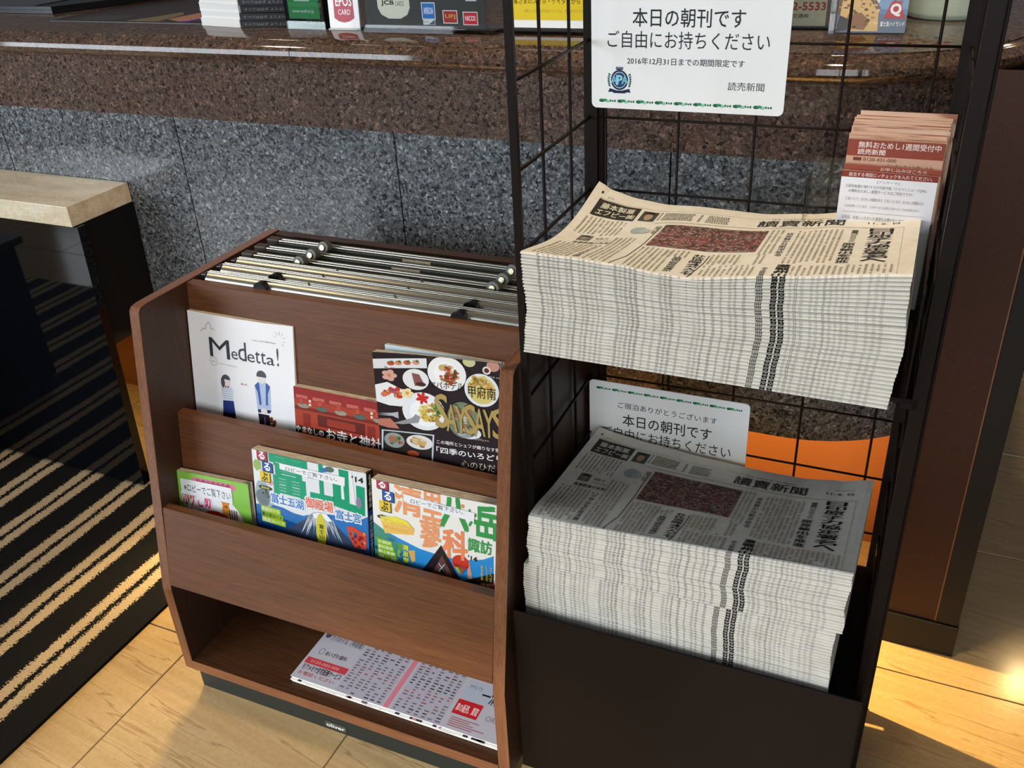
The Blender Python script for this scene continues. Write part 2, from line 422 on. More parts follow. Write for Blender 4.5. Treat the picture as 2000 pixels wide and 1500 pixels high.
def counter():
    t = thing('reception_counter', 'long granite reception counter with rounded end behind the racks', 'counter', (0, .28, 0))
    k = bpy.data.objects.new('x', None)
    def fix(o): o.location = (0, -.28, 0); return o
    # countertop with moulded lip
    lip = [(-.012, .951), (.004, .951), (.010, .953), (.010, .957), (.016, .959), (.024, .961), (.031, .966), (.035, .974), (.034, .982), (.029, .989),
           (.020, .9935), (.012, .995), (.010, .9965), (.010, .9985), (.004, 1.0), (-.60, 1.0)]
    # top as a solid slab: sweep the lip then fill the top
    bm = bmesh.new(); rows = []; P = path()
    for (p, nrm) in P:
        rows.append([bm.verts.new((p[0]+nrm[0]*o, p[1]+nrm[1]*o, z)) for o, z in lip[:-1]])
    for a, b in zip(rows, rows[1:]):
        for i in range(len(lip)-2): bm.faces.new((a[i], b[i], b[i+1], a[i+1]))
    top = [r[-1] for r in rows]; q = [bm.verts.new((-2.6, 1.5, 1.0))]
    bm.faces.new(top+q)
    bt = [r[0] for r in rows]; q2 = [bm.verts.new((-2.6, 1.5, .951))]; bm.faces.new((bt+q2)[::-1])
    o = fix(from_bm('countertop', bm, 'granite_lip', t, True)); o.modifiers.new('edge', 'EDGE_SPLIT').split_angle = math.radians(28)
    # thin seams of the lip stone
    for xs in (-.183, -1.35, .62):
        bm = bmesh.new(); prof = lip[1:-2]
        A = [bm.verts.new((xs-.0006, CY-o_-.0003, z)) for o_, z in prof]; B = [bm.verts.new((xs+.0006, CY-o_-.0003, z)) for o_, z in prof]
        for i in range(len(prof)-1): bm.faces.new((A[i], B[i], B[i+1], A[i+1]))
        fix(from_bm('stone_seam', bm, 'black_matte', t))
    # brown fascia slabs
    P2 = path()
    fix(sweep('fascia', [(-.02, .8425), (0, .8425), (0, .951), (-.02, .951)], P2, 'granite_brown', t))
    # grey slabs with open joints
    xs = [-2.53, -2.026, -1.522, -1.019, -.5155, -.0115, .4925]
    g = .0013
    for a, b in zip(xs, xs[1:]):
        bm = bmesh.new(); box(bm, a+g, CY+.001, .356, b-g, CY+.022, .8425, bev=.0006)
        fix(from_bm('granite_slab', bm, 'granite_grey', t))
    P3 = [((.4925+g, CY), (0, -1))]+path()[1:]
    fix(sweep('granite_slab', [(-.022, .356), (-.001, .356), (-.001, .8425), (-.022, .8425)], P3, 'granite_grey', t))
    # dark core behind the joints, soffit and recessed kick wall
    fix(sweep('counter_core', [(-.30, .352), (-.023, .352), (-.023, .95)], path(), 'black_matte', t, False))
    fix(boxo('kick_panel', (-2.6, .502, 0), (1.02, .515, .352), 'kick_panel', t))
counter()

# reddish brown pier under the end of the counter
def pier():
    t = thing('brown_pier', 'reddish brown pier with black corner trim right of the wire rack', 'pier', (.95, .234, 0))
    def B(n, a, b, m, bev=0): 
        o = boxo(n, a, b, m, t, bev); o.location = (-.95, -.234, 0); return o
    B('panel', (.903, .234, .069), (1.0025, .243, .990), 'brown_panel')
    B('body', (.955, .2435, .069), (1.02, .50, .945), 'brown_panel')
    B('corner_trim', (1.0045, .232, .069), (1.040, .50, .990), 'black_trim', .001)
    B('edge_strip', (1.0025, .2335, .069), (1.0045, .243, .990), 'wood_edge')
    B('base', (.900, .229, 0), (1.042, .505, .067), 'black_trim', .001)
pier()

# ------------------------------------------------------------------ beige ledge with black mirror front (left)
def ledge():
    t = thing('stone_ledge', 'beige stone ledge on a glossy black front against the granite counter', 'ledge', (-.683, .114, 0))
    def off(o): o.location = (.683, -.114, 0); return o
    bm = bmesh.new(); box(bm, -2.4, .1135, .655, -.682, .279, .697, bev=.0012); off(from_bm('stone_top', bm, 'beige_stone', t))
    bm = bmesh.new(); prism(bm, [(-2.3, .0125), (-.703, .0125), (-.672, .654), (-2.3, .654)], 'y', .1165, .137)
    off(from_bm('mirror_front', bm, 'black_gloss', t))
    bm = bmesh.new(); prism(bm, [(-2.3, .375), (-.694, .375), (-.680, .654), (-2.3, .654)], 'y', .137, .279)
    off(from_bm('black_box', bm, 'black_matte', t))
ledge()
def reflected_cabinet():
    t = thing('black_cabinet', 'black cabinet seen only as a reflection in the glossy ledge front', 'cabinet', (-1.54, -.065, 0))
    bm = bmesh.new(); box(bm, -.25, -.115, .05, .25, .115, .44, bev=.004); from_bm('carcass', bm, 'black_matte', t)
    bm = bmesh.new(); box(bm, -.27, -.13, .44, .27, .125, .46, bev=.003); from_bm('top', bm, 'black_base', t)
    for sx in (-1, 1):
        for sy in (-1, 1):
            bm = bmesh.new(); box(bm, sx*.22-.015, sy*.09-.015, .007, sx*.22+.015, sy*.09+.015, .05); from_bm('foot', bm, 'black_matte', t)
reflected_cabinet()

# ------------------------------------------------------------------ magazine rack
MX, MY, MTH = -.1888, -.3180, .0063
MW, MD, MH, TP = .6264, .4411, .7025, .0192
def mag_rack():
    t = thing('magazine_rack', 'dark walnut magazine rack with two slanted pockets and a low shelf', 'magazine rack', (MX, MY, 0), (0, 0, MTH))
    # side panel outline (v, z) with rounded top front corner
    r = .016
    c = [(0.0, .045), (0.0017, .2256)]
    tv, tz = .091, .7045
    sl = (tv-.0017)/(tz-.2256)
    c.append((tv-sl*r*1.1, tz-r*1.1)); c.append((tv-sl*r*.45, tz-r*.5)); c.append((tv+r*.22, tz-r*.14)); c.append((tv+r, tz))
    c += [(MD, MH-.001), (MD, .045)]
    for u0 in (0, MW-TP):
        bm = bmesh.new(); prism(bm, c, 'x', u0, u0+TP)
        for f in bm.faces:
            f.material_index = 0 if abs(f.normal.x) > .9 else 1
        bm.normal_update()
        for f in bm.faces: f.material_index = 0 if abs(f.normal.x) > .9 else 1
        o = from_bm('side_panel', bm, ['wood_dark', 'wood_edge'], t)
        bv = o.modifiers.new('b', 'BEVEL'); bv.width = .0012; bv.segments = 2
    sl = .19
    def slanted(name, vtop, ztop, zbot, th=.015, vb=None):
        vb = vtop-sl*(ztop-zbot) if vb is None else vb
        bm = bmesh.new()
        prism(bm, [(vb, zbot), (vb+th, zbot), (vtop+th, ztop), (vtop, ztop)], 'x', TP, MW-TP)
        bm.normal_update()
        for f in bm.faces: f.material_index = 1 if f.normal.z > .9 else 0
        o = from_bm(name, bm, ['wood', 'wood_edge_x'], t)
        bv = o.modifiers.new('b', 'BEVEL'); bv.width = .0008; bv.segments = 1
        return o
    slanted('divider_panel', .196, .702, .345)
    slanted('pocket_panel', .111, .512, .238)
    slanted('pocket_panel', .0315, .377, .237, vb=.0026)
    def B(n, a, b, m, bev=.0008):
        return boxo(n, a, b, m, t, bev)
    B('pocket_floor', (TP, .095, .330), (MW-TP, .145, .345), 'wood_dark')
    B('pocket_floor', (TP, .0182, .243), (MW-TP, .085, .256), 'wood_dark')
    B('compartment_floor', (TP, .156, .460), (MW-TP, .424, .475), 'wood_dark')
    B('back_panel', (TP, .4245, .066), (MW-TP, MD, MH-.003), 'wood_dark')  # dark walnut tone here stands in for shade at the back
    B('bottom_shelf', (TP, .0005, .045), (MW-TP, .4245, .0655), 'wood_shelf_shaded')
    B('front_rail', (TP, -.0006, .046), (MW-TP, .0006, .0665), 'wood_edge_x', 0)
    B('toe_kick', (.022, .007, 0), (MW-.022, .42, .0445), 'black_base')
    # maker's plate on the toe kick
    pl = B('maker_plate', (.283, .0058, .0075), (.324, .0071, .0200), 'alu_plate', .0003)
    ink = Ink(); ink.text('oliver', 0, 0, .036, .0085, 'd5dad8', 1, .02)
    ink.build('lettering', 'print_gloss', pl, lambda u, v, h: (.2855+u, .0056-h, .0095+v))
    return t
RACK = mag_rack()
def mpos(u, v, z):
    c, s = math.cos(MTH), math.sin(MTH)
    return Vector((MX+u*c-v*s, MY+u*s+v*c, z))

# newspaper clip holders
def clip_a(row, xw, yw, z, label):
    t = thing('newspaper_clip_holder', label, 'clip holder', (xw, yw, z), (0, 0, MTH), 'newspaper clip holders in the rack')
    L = .560
    bm = bmesh.new(); box(bm, .018, 0, -.034, L, .014, -.002); from_bm('channel', bm, 'alu_plate', t)
    for y0 in (.0005, .0085):
        bm = bmesh.new(); box(bm, .018, y0, -.003, L, y0+.0048, .0026, bev=.001); from_bm('rail', bm, 'alu', t)
    bm = bmesh.new(); box(bm, -.006, -.001, -.030, .018, .0155, .004, bev=.002); from_bm('end_cap', bm, 'dark_cap', t)
    for u in (.118, .461):
        bm = bmesh.new(); cyl(bm, (u, .001, .001), (u-.001, -.0115, .005), .0112, 20); k = from_bm('knob', bm, 'grey_knob', t)
        bv = k.modifiers.new('b', 'BEVEL'); bv.width = .0015; bv.segments = 2; bv.limit_method = 'ANGLE'
        bm = bmesh.new(); cyl(bm, (u-.001, -.0112, .005), (u-.0012, -.0138, .0058), .0062, 16, .0048); from_bm('knob_centre', bm, 'brass_knob', k)
    bm = bmesh.new(); box(bm, .262, -.0012, -.016, .313, .0002, -.003); lb = from_bm('name_tag', bm, 'beige_stone', t)
    ink = Ink(); ink.text('CLIP HOLDER', 0, 0, .042, .0062, '2a2a22', 1, .03)
    ink.build('lettering', 'print_matte', lb, lambda u, v, h: (.2665+u, -.0013-h, -.0128+v))
def clip_b(row, xw, yw, z, label, knobs=True):
    t = thing('newspaper_clip_holder', label, 'clip holder', (xw, yw, z), (0, 0, MTH), 'newspaper clip holders in the rack')
    L = .566
    P = []
    for i in range(9):
        a = PI/2*i/8
        P.append((.012-.014*math.sin(a)-.002, -.012+.012*math.cos(a)))
    pts = [(.0135, 0), (.0135, -.034)] + [(-.0035, -.034)] + [(p[0]-.0, p[1]) for p in P[::-1]]
    bm = bmesh.new(); prism(bm, pts, 'x', .004, L)
    o = from_bm('half_round_bar', bm, 'alu', t, True); o.modifiers.new('e', 'EDGE_SPLIT').split_angle = math.radians(35)
    for y0 in (.0050, .0098):
        bm = bmesh.new(); box(bm, .004, y0, -.001, L, y0+.0030, .0024, bev=.0008); from_bm('rail', bm, 'alu', t)
    bm = bmesh.new(); box(bm, -.006, 0, -.030, .004, .013, -.001, bev=.001); from_bm('end_cap', bm, 'black_plastic', t)
    for u in (.195, .345):
        bm = bmesh.new(); cyl(bm, (u, .0088, .001), (u, .0088, .0062), .0014, 8); from_bm('screw', bm, 'brass_knob', t)
    if knobs:
        for u in (.115, .455):
            bm = bmesh.new(); cyl(bm, (u, .001, -.0085), (u, -.0105, -.008), .0118, 20); from_bm('knob', bm, 'black_plastic', t)
        bm = bmesh.new(); box(bm, .492, -.0044, -.022, .552, -.0030, -.014); from_bm('label_strip', bm, 'black_plastic', t)
names = ['clip holder with grey round knobs at the very back of the rack', 'second clip holder from the back, grey knobs and name tag',
         'third clip holder from the back, nearest one with grey knobs', 'fourth clip holder from the back, narrow bar without visible knobs',
         'half-round aluminium clip holder second from the front panel', 'foremost aluminium clip holder touching the front panel of the rack']
rows = [(-.149, .0640), (-.149, .0290), (-.150, -.0035)]
for i, (x, y) in enumerate(rows): clip_a(i, x, y, .704, names[i])
rowb = [(-.146, -.0360, False), (-.153, -.0640, True), (-.155, -.0985, True)]
for i, (x, y, k) in enumerate(rowb): clip_b(i, x, y, .7085, names[3+i], k)

# ------------------------------------------------------------------ magazines
TILT = -math.atan(.19)
def magazine(name, label, cat, u, v, z, w, h, th, cover, ink_fn, rot=0, bulge=None, spine=None, pages_off=(0, 0), soft='print_gloss', backcol='white'):
    """local frame: x across the cover, z up the cover, -y towards the viewer"""
    t = thing(name, label, cat, mpos(u, v, z), (TILT, 0, MTH))
    t.rotation_mode = 'XYZ'
    m = Matrix.Rotation(MTH, 4, 'Z') @ Matrix.Rotation(TILT, 4, 'X') @ Matrix.Rotation(rot, 4, 'Y')
    t.rotation_euler = m.to_euler()
    bulge = bulge or (lambda a, b: 0)
    def bl(a, b):
        i = min(int(a*12), 11); j = min(int(b*12), 11); x = a*12-i; y = b*12-j
        g = lambda p, q: bulge(p/12, q/12)
        return g(i, j)*(1-x)*(1-y)+g(i+1, j)*x*(1-y)+g(i, j+1)*(1-x)*y+g(i+1, j+1)*x*y
    def fn(uu, vv, hh): return (uu, -th-bl(uu/w, vv/h)-hh, vv)
    # page block with front following the cover
    bm = bmesh.new(); n = 12; k = 12
    F = [[bm.verts.new((w*i/n*.985+pages_off[0], -th*.92-bulge(i/n, j/k)*.85, h*j/k+pages_off[1])) for j in range(k+1)] for i in range(n+1)]
    Bk = [[bm.verts.new((w*i/n*.985+pages_off[0], -.0012, h*j/k+pages_off[1])) for j in range(k+1)] for i in range(n+1)]
    for i in range(n):
        for j in range(k):
            bm.faces.new((F[i][j], F[i+1][j], F[i+1][j+1], F[i][j+1])); bm.faces.new((Bk[i][j], Bk[i][j+1], Bk[i+1][j+1], Bk[i+1][j]))
    for i in range(n):
        bm.faces.new((F[i][k], F[i+1][k], Bk[i+1][k], Bk[i][k])); bm.faces.new((F[i][0], Bk[i][0], Bk[i+1][0], F[i+1][0]))
    for j in range(k):
        bm.faces.new((F[0][j], F[0][j+1], Bk[0][j+1], Bk[0][j])); bm.faces.new((F[n][j], Bk[n][j], Bk[n][j+1], F[n][j+1]))
    from_bm('pages', bm, 'pages', t)
    # back cover
    bm = bmesh.new(); box(bm, 0, -.0010, 0, w, 0, h); from_bm('back_cover', bm, 'paper_w', t)
    if spine:
        bm = bmesh.new(); box(bm, w-.0004, -th, 0, w+.0012, -.0002, h); sp = from_bm('spine', bm, 'black_plastic', t)
        si = Ink(); spine(si, th, h); si.build('lettering', soft, sp, lambda a, b, c: (w+.0013+c, -th+a, b))
    ink = Ink()
    if callable(cover): cover(ink)
    else: ink.rect(0, 0, w, h, cover, 0)
    ink_fn(ink); ink.clip(0, 0, w, h); ink.dice([w*i/12 for i in range(1, 12)], [h*i/12 for i in range(1, 12)])
    ink.build('front_cover', soft, t, fn)
    return t

def frac(ink, w, vtop, vis):
    """coordinates measured on the visible part: fraction (a, b) -> metres on the cover"""
    return lambda a, b: (a*w, vtop-vis*(1-b))

# --- white magazine 'Medetta!'
def medetta(k):
    w, H = .199, .2925
    f = frac(k, w, H, .180)
    def T(s, a0, b0, a1, b1, c, bold=0, sl=0, lay=3): p, q = f(a0, b0), f(a1, b1); k.text(s, p[0], p[1], q[0], q[1], c, lay, bold, sl)
    def pl(P, c, lay=2): k.poly([f(*p) for p in P], c, lay)
    T('M', .205, .615, .410, .79, '3c4048', -.012)
    x = .425
    for ch, wd, hh, in (('e', .07, .075), ('d', .085, .17), ('e', .075, .075), ('t', .05, .11), ('t', .05, .11), ('a', .075, .07)):
        T(ch, x, .628, x+wd*.92, .628+hh, '4a4e55', -.015); x += wd*.92+.006
    T('!', .850, .628, .866, .79, '4a4e55', -.01)
    T('ともに人生を歩むPaper', .64, .822, .85, .842, '77777c', -.01)
    k.line([f(.125, .825), f(.15, .86), f(.175, .855), f(.19, .90), f(.215, .925), f(.235, .90), f(.235, .87), f(.275, .865)], .0008, '8a8a8e', 2)
    for i in range(7):
        a = i*PI/5.2-.9; k.line([(f(.88, .87)[0]+.006*math.cos(a), f(.88, .87)[1]+.007*math.sin(a)), (f(.88, .87)[0]+.011*math.cos(a), f(.88, .87)[1]+.013*math.sin(a))], .0007, 'b5b5b8', 2)
    c = f(.235, .572); k.ring(c[0], c[1], .0075, .0006, '9a9aa0', 2, 16); T('free', .215, .565, .255, .578, '8a8a90')
    T('premium bridal paper', .285, .553, .475, .568, 'b0b0b4')
    T('夏の号。', .50, .402, .565, .418, 'c06058', .01)
    # girl
    pl([(.30, .215), (.41, .23), (.425, .03), (.285, .015)], '253a78'); pl([(.29, .10), (.42, .11), (.425, .03), (.285, .015)], '121826', 3)
    pl([(.305, .215), (.30, .34), (.33, .36), (.395, .36), (.415, .335), (.40, .23)], 'e4eaf2')
    for i in range(5): y = .24+i*.022; pl([(.305, y), (.405, y+.004), (.405, y+.008), (.305, y+.004)], '9fb2cf', 3)
    pl([(.295, .34), (.31, .36), (.30, .25), (.29, .25)], 'dfe3ea')
    c = f(.352, .40); k.disc(c[0], c[1], .0075, .009, 'efe4de', 3)
    k.disc(c[0]-.0005, c[1]+.004, .0085, .008, '50545a', 4, 14, 0, PI); k.disc(c[0]-.0075, c[1]-.002, .004, .009, '50545a', 4)
    pl([(.335, .34), (.352, .35), (.335, .365)], 'b03038', 5); pl([(.372, .345), (.352, .35), (.372, .37)], 'b03038', 5)
    # boy
    pl([(.655, .03), (.645, .16), (.705, .16), (.70, .02)], '221c30'); pl([(.71, .02), (.705, .16), (.75, .16), (.76, .02)], '221c30')
    pl([(.645, .17), (.63, .41), (.66, .455), (.745, .46), (.775, .43), (.77, .19)], 'bccbe8')
    pl([(.63, .42), (.665, .455), (.675, .44), (.685, .25), (.665, .24), (.655, .36)], '4a6aa8', 3); pl([(.775, .43), (.74, .46), (.735, .44), (.725, .25), (.745, .25), (.75, .36)], '4a6aa8', 3)
    pl([(.65, .17), (.76, .18), (.77, .21), (.645, .20)], '352a52', 4); c = f(.705, .19); k.disc(c[0], c[1], .006, .005, 'efe4de', 5)
    c = f(.70, .50); k.disc(c[0], c[1], .0075, .0095, 'f0e8e4', 3); k.disc(c[0], c[1]+.003, .009, .009, '5a5c60', 4, 14, -.2, PI+.2)
    c = f(.79, .10)
    for i in range(9): k.disc(c[0]+R.uniform(-.005, .005), c[1]+R.uniform(-.008, .008), .003, .003, R.choice(['7a3a26', 'a04a30', '59402a']), 4, 8)
magazine('magazine', 'white magazine with a drawn girl and boy in the upper pocket', 'magazine', .0212, .1330, .372, .199, .2925, .0065, 'fafafa', medetta, 0,
         lambda a, b: .004*max(0, 1-abs(a-.5)*2)+(-.004*max(0, a-.75)*4*b))

# --- red temple booklet
def temple(k):
    w, H = .185, .200
    y0 = H-.145
    k.rect(0, 0, w, y0+.052, '2a1512', 1, 6, 2); k.rect(0, y0+.052, w, H, 'b0432f', 1, 6, 3)
    k.rect(0, y0+.118, w, H, '9a3030', 2, 6, 1); k.rect(0, y0+.092, w, y0+.100, '7e2b20', 2, 6, 1)
    for i in range(5):
        k.rect(.005+i*.036, y0+.120, .030+i*.036, y0+.128, 'c86a5e', 3); k.disc(.02+i*.04, y0+.103, .013, .006, ['9a9484', '5c6a60', 'a89a84', '586a62', '9a9484'][i], 3, 12)
        k.rect(.012+i*.04, y0+.106, .02+i*.04, y0+.122, 'c25040', 3)
    for x in (.028, .165): k.rect(x-.010, 0, x+.006, y0+.085, '8c3024', 3, 1, 2)
    for x in (.035, .165):
        for q in (0, .009): k.rect(x-.0025, y0+.105+q, x+.0025, y0+.111+q, 'f0d8c8', 5)
    k.rect(.05, y0+.060, .15, y0+.088, '6a241a', 3); k.rect(.07, y0+.064, .13, y0+.082, 'a03a2a', 4)
    k.text('やまなしの', .001, y0+.0365, .062, y0+.052, 'f2ece6', 6, .03)
    k.text('お寺と神社', .068, y0+.031, .184, y0+.060, 'f6f0ea', 6, .02)
    k.V = [(u*.156/.185, H-(H-v)*.098/.145) for u, v in k.V]
    k.rect(.15, 0, w, H, '5a2018', 0)
    k.rect(0, 0, .156, .1, '2a1512', 0)
magazine('booklet', 'red temple booklet between the white magazine and the food magazine', 'booklet', .2225, .1330, .372, .170, .2005, .012, 'b0432f', temple)

# --- food magazine
def say(k):
    w, H = .1950, .262
    f = frac(k, w, H, .160)
    rr = random.Random(3)
    def D(a, b, ra, rb, c, lay, n=22, rot=0): p = f(a, b); k.disc(p[0], p[1], ra*w, rb*.160, c, lay, n, 0, 2*PI, rot)
    def food(a, b, ra, rb, cols, cnt, lay):
        for i in range(cnt):
            q, s = rr.uniform(0, 2*PI), math.sqrt(rr.random()); D(a+ra*s*math.cos(q), b+rb*s*math.sin(q), rr.uniform(.01, .03), rr.uniform(.008, .028), rr.choice(cols), lay, 7)
    k.rect(0, 0, w, H, '2a2023', 1, 8, 8)
    k.poly([f(.42, 1.02), f(.75, 1.02), f(.8, .8), f(.45, .75)], '4a3f38', 1)
    k.poly([f(*p) for p in ((0, .935), (.425, .975), (.425, .885), (0, .845))], 'e4e6e4', 3)
    for i, a in enumerate((.14, .20, .27, .34)): D(a, .905+.008*i, .03, .022, ['c8503a', 'd88a6a', 'c85a40', 'd49a7a'][i], 4, 12); D(a+.01, .918+.008*i, .012, .012, '4a6a30', 5, 8)
    D(.583, .855, .155, .158, 'f1f0ec', 3, 30); D(.583, .855, .105, .110, 'f8f7f4', 4, 26); food(.60, .85, .07, .085, ['c8583a', 'd8a070', '7a6a40', 'e0c090', 'b84a34'], 34, 5); D(.545, .905, .025, .028, 'c8b070', 6)
    D(.33, .77, .105, .098, 'ecebe8', 3, 24); k.poly([f(*p) for p in ((.30, .83), (.36, .82), (.40, .72), (.32, .71))], '8a5a54', 5); D(.37, .73, .04, .02, '4a2a28', 6)
    for i in range(5): a = i*2*PI/5; D(.12+.035*math.cos(a), .79+.035*math.sin(a), .028, .022, 'd8a898', 4, 10); D(.10+.05*math.cos(a+1), .885+.02*math.sin(a), .02, .016, '8a3a4a', 3, 8)
    D(.12, .79, .014, .014, 'd8863a', 5)
    k.poly([f(*p) for p in ((-.02, .69), (.10, .725), (.26, .64), (.27, .58), (.20, .50), (.10, .50), (-.01, .53))], 'f0f0ee', 3)
    food(.13, .62, .07, .06, ['c8402a', 'e0b050', 'd87858', 'e8d0a0', 'a84a78'], 22, 5)
    D(.38, .475, .175, .18, 'eceef0', 4, 30); D(.39, .46, .125, .13, 'fafafa', 5, 26)
    food(.43, .47, .085, .09, ['e0cc6a', 'ead98a', 'd8b850', 'c88a40', 'f0e4a0'], 60, 6); food(.50, .52, .035, .055, ['5a8a3a', '7aa050'], 12, 7)
    for i in range(6): a = i*2*PI/6+.3; D(.375+.028*math.cos(a), .60+.03*math.sin(a), .026, .016, 'd03428', 8, 9, a)
    for i in range(5): a = i*2*PI/5; D(.255+.03*math.cos(a), .635+.03*math.sin(a), .025, .018, 'f0e0a8', 6, 9)
    D(.255, .635, .014, .014, 'e0a030', 7)
    D(.855, .74, .135, .15, 'e6e8ea', 3, 30); D(.855, .74, .11, .125, 'd8c878', 4, 26); food(.84, .78, .08, .09, ['e4d890', 'c8a848', 'dcc468', 'd09a50'], 26, 5)
    D(.765, .985, .05, .045, 'c8c890', 3); D(.90, .925, .032, .036, 'e8e4e0', 4); D(.90, .925, .02, .022, '6a3020', 5); D(.95, .97, .05, .05, 'c89080', 3)
    D(.70, .44, .13, .17, '7a8468', 3, 26); food(.70, .42, .10, .13, ['8a9a50', '5a6a38', 'a86a50', 'c8b8a0'], 30, 4); D(.74, .33, .10, .06, 'e4e8ec', 3)
    for b in (.415, .40): k.poly([f(-.01, b), f(.12, b+.015), f(.17, b+.03), f(.17, b-.02), f(.12, b)], 'b8bcc0', 5)
    k.poly([f(*p) for p in ((.0, .36), (.10, .375), (.14, .33), (.17, .28), (.08, .28), (0, .30))], 'c07a66', 5)
    k.poly([f(*p) for p in ((.12, .33), (.28, .40), (.31, .44), (.35, .42), (.33, .36), (.20, .33))], '9a9a9c', 8)
    k.poly([f(*p) for p in ((.02, .255), (.455, .262), (.432, -.01), (0, -.01))], 'c8d4d8', 3); k.poly([f(*p) for p in ((.035, .245), (.44, .25), (.42, 0), (.012, 0))], '2c2624', 4)
    D(.12, .16, .085, .075, '98a098', 5); food(.12, .16, .06, .05, ['6a8a48', 'b87060', '50603a'], 14, 6); D(.33, .17, .11, .07, 'e8e6e0', 5); food(.33, .17, .07, .035, ['d8b070', 'a86a40', 'e0c898'], 16, 6)
    D(.27, .05, .05, .03, 'b04a28', 6)
    def T(s, a0, b0, a1, b1, c, bold=0, sl=0, lay=9): p, q = f(a0, b0), f(a1, b1); k.text(s, p[0], p[1], q[0], q[1], c, lay, bold, sl)
    T('アパホテル', .44, .70, .715, .765, '262020', 0, .004); T('甲府南', .75, .665, .965, .775, '221c1a', 0)
    T('2016 vol', .90, .865, 1.01, .88, 'd8d8d8')
    x = .475
    for i, (ch, wd) in enumerate((('S', .105), ('A', .085), ('Y', .09), ('S', .085), ('A', .085), ('Y', .085), ('S', .10))):
        hb = .30 if ch == 'S' else .27; b0 = .345 if i == 0 else .325-.002*i
        T(ch, x-.002, b0-.006, x+wd+.006, b0+hb*(1.08 if i == 0 else .95)+.002, '3a2e18', .008, 0, 9)
        T(ch, x, b0, x+wd, b0+hb*(1.05 if i == 0 else .92), 'b39a5c', .012, 0, 10); x += wd*.86
    T('300yen', .79, .265, .90, .292, 'b0a890', 0)
    T('この場所とシェフが織りなす季節', .475, .185, 1.02, .222, 'f0eeea', .01, 0)
    T('「四季のいろどり', .47, .095, 1.0, .155, 'f6f4f0', .02, 0)
    T('心のひだま', .67, -.012, 1.01, .06, 'c8bca4', 0, 0)
magazine('food_magazine', 'dark food magazine with plates of food at the right of the upper pocket', 'magazine', .3900, .1215, .397, .1950, .262, .004, '2a2023', say, -.055,
         lambda a, b: .014*max(0, .45-a)**1.5*2.2*b)
magazine('brochure', 'pale blue brochure peeking out behind the food magazine', 'brochure', .3830, .1330, .372, .186, .2903, .006, 'c8d8dc', lambda k: k.rect(0, 0, .186, .2903, 'cfe0e4', 1, 4, 4))

# --- lower pocket
def badge(k, x, y, s, lay=6):
    for i, (ch, c, tc) in enumerate((('る', 'b8324c', 'ffffff'), ('る', '2a5596', 'ffffff'), ('ぶ', 'e8c93c', '181410'))):
        xx = x+(0, .009, .003)[i]*s; yy = y-i*.0175*s
        k.rect(xx-.0018*s, yy-.0018*s, xx+.0222*s, yy+.0180*s, 'f8f8f4', lay)
        k.rect(xx+.0015*s, yy-.0014*s, xx+.0215*s, yy+.0150*s, '1c2a3c' if i < 2 else '2a2410', lay+1)
        k.rect(xx, yy, xx+.0195*s, yy+.0162*s, c, lay+2); k.text(ch, xx+.004*s, yy+.0015*s, xx+.0155*s, yy+.0145*s, tc, lay+3, .03)
    k.disc(x+.012*s, y-.0465*s, .0135*s, .0038*s, '2e3418', lay); k.text('最新版', x+.004*s, y-.0485*s, x+.020*s, y-.0445*s, 'cfd070', lay+1, .02)
def outlined(k, s, a0, b0, a1, b1, c, lay=5, bold=.03, oc='f6f6f0', ob=.085):
    k.text(s, a0-.0015, b0-.0015, a1+.0015, b1+.0015, oc, lay, ob); k.text(s, a0, b0, a1, b1, c, lay+1, bold)
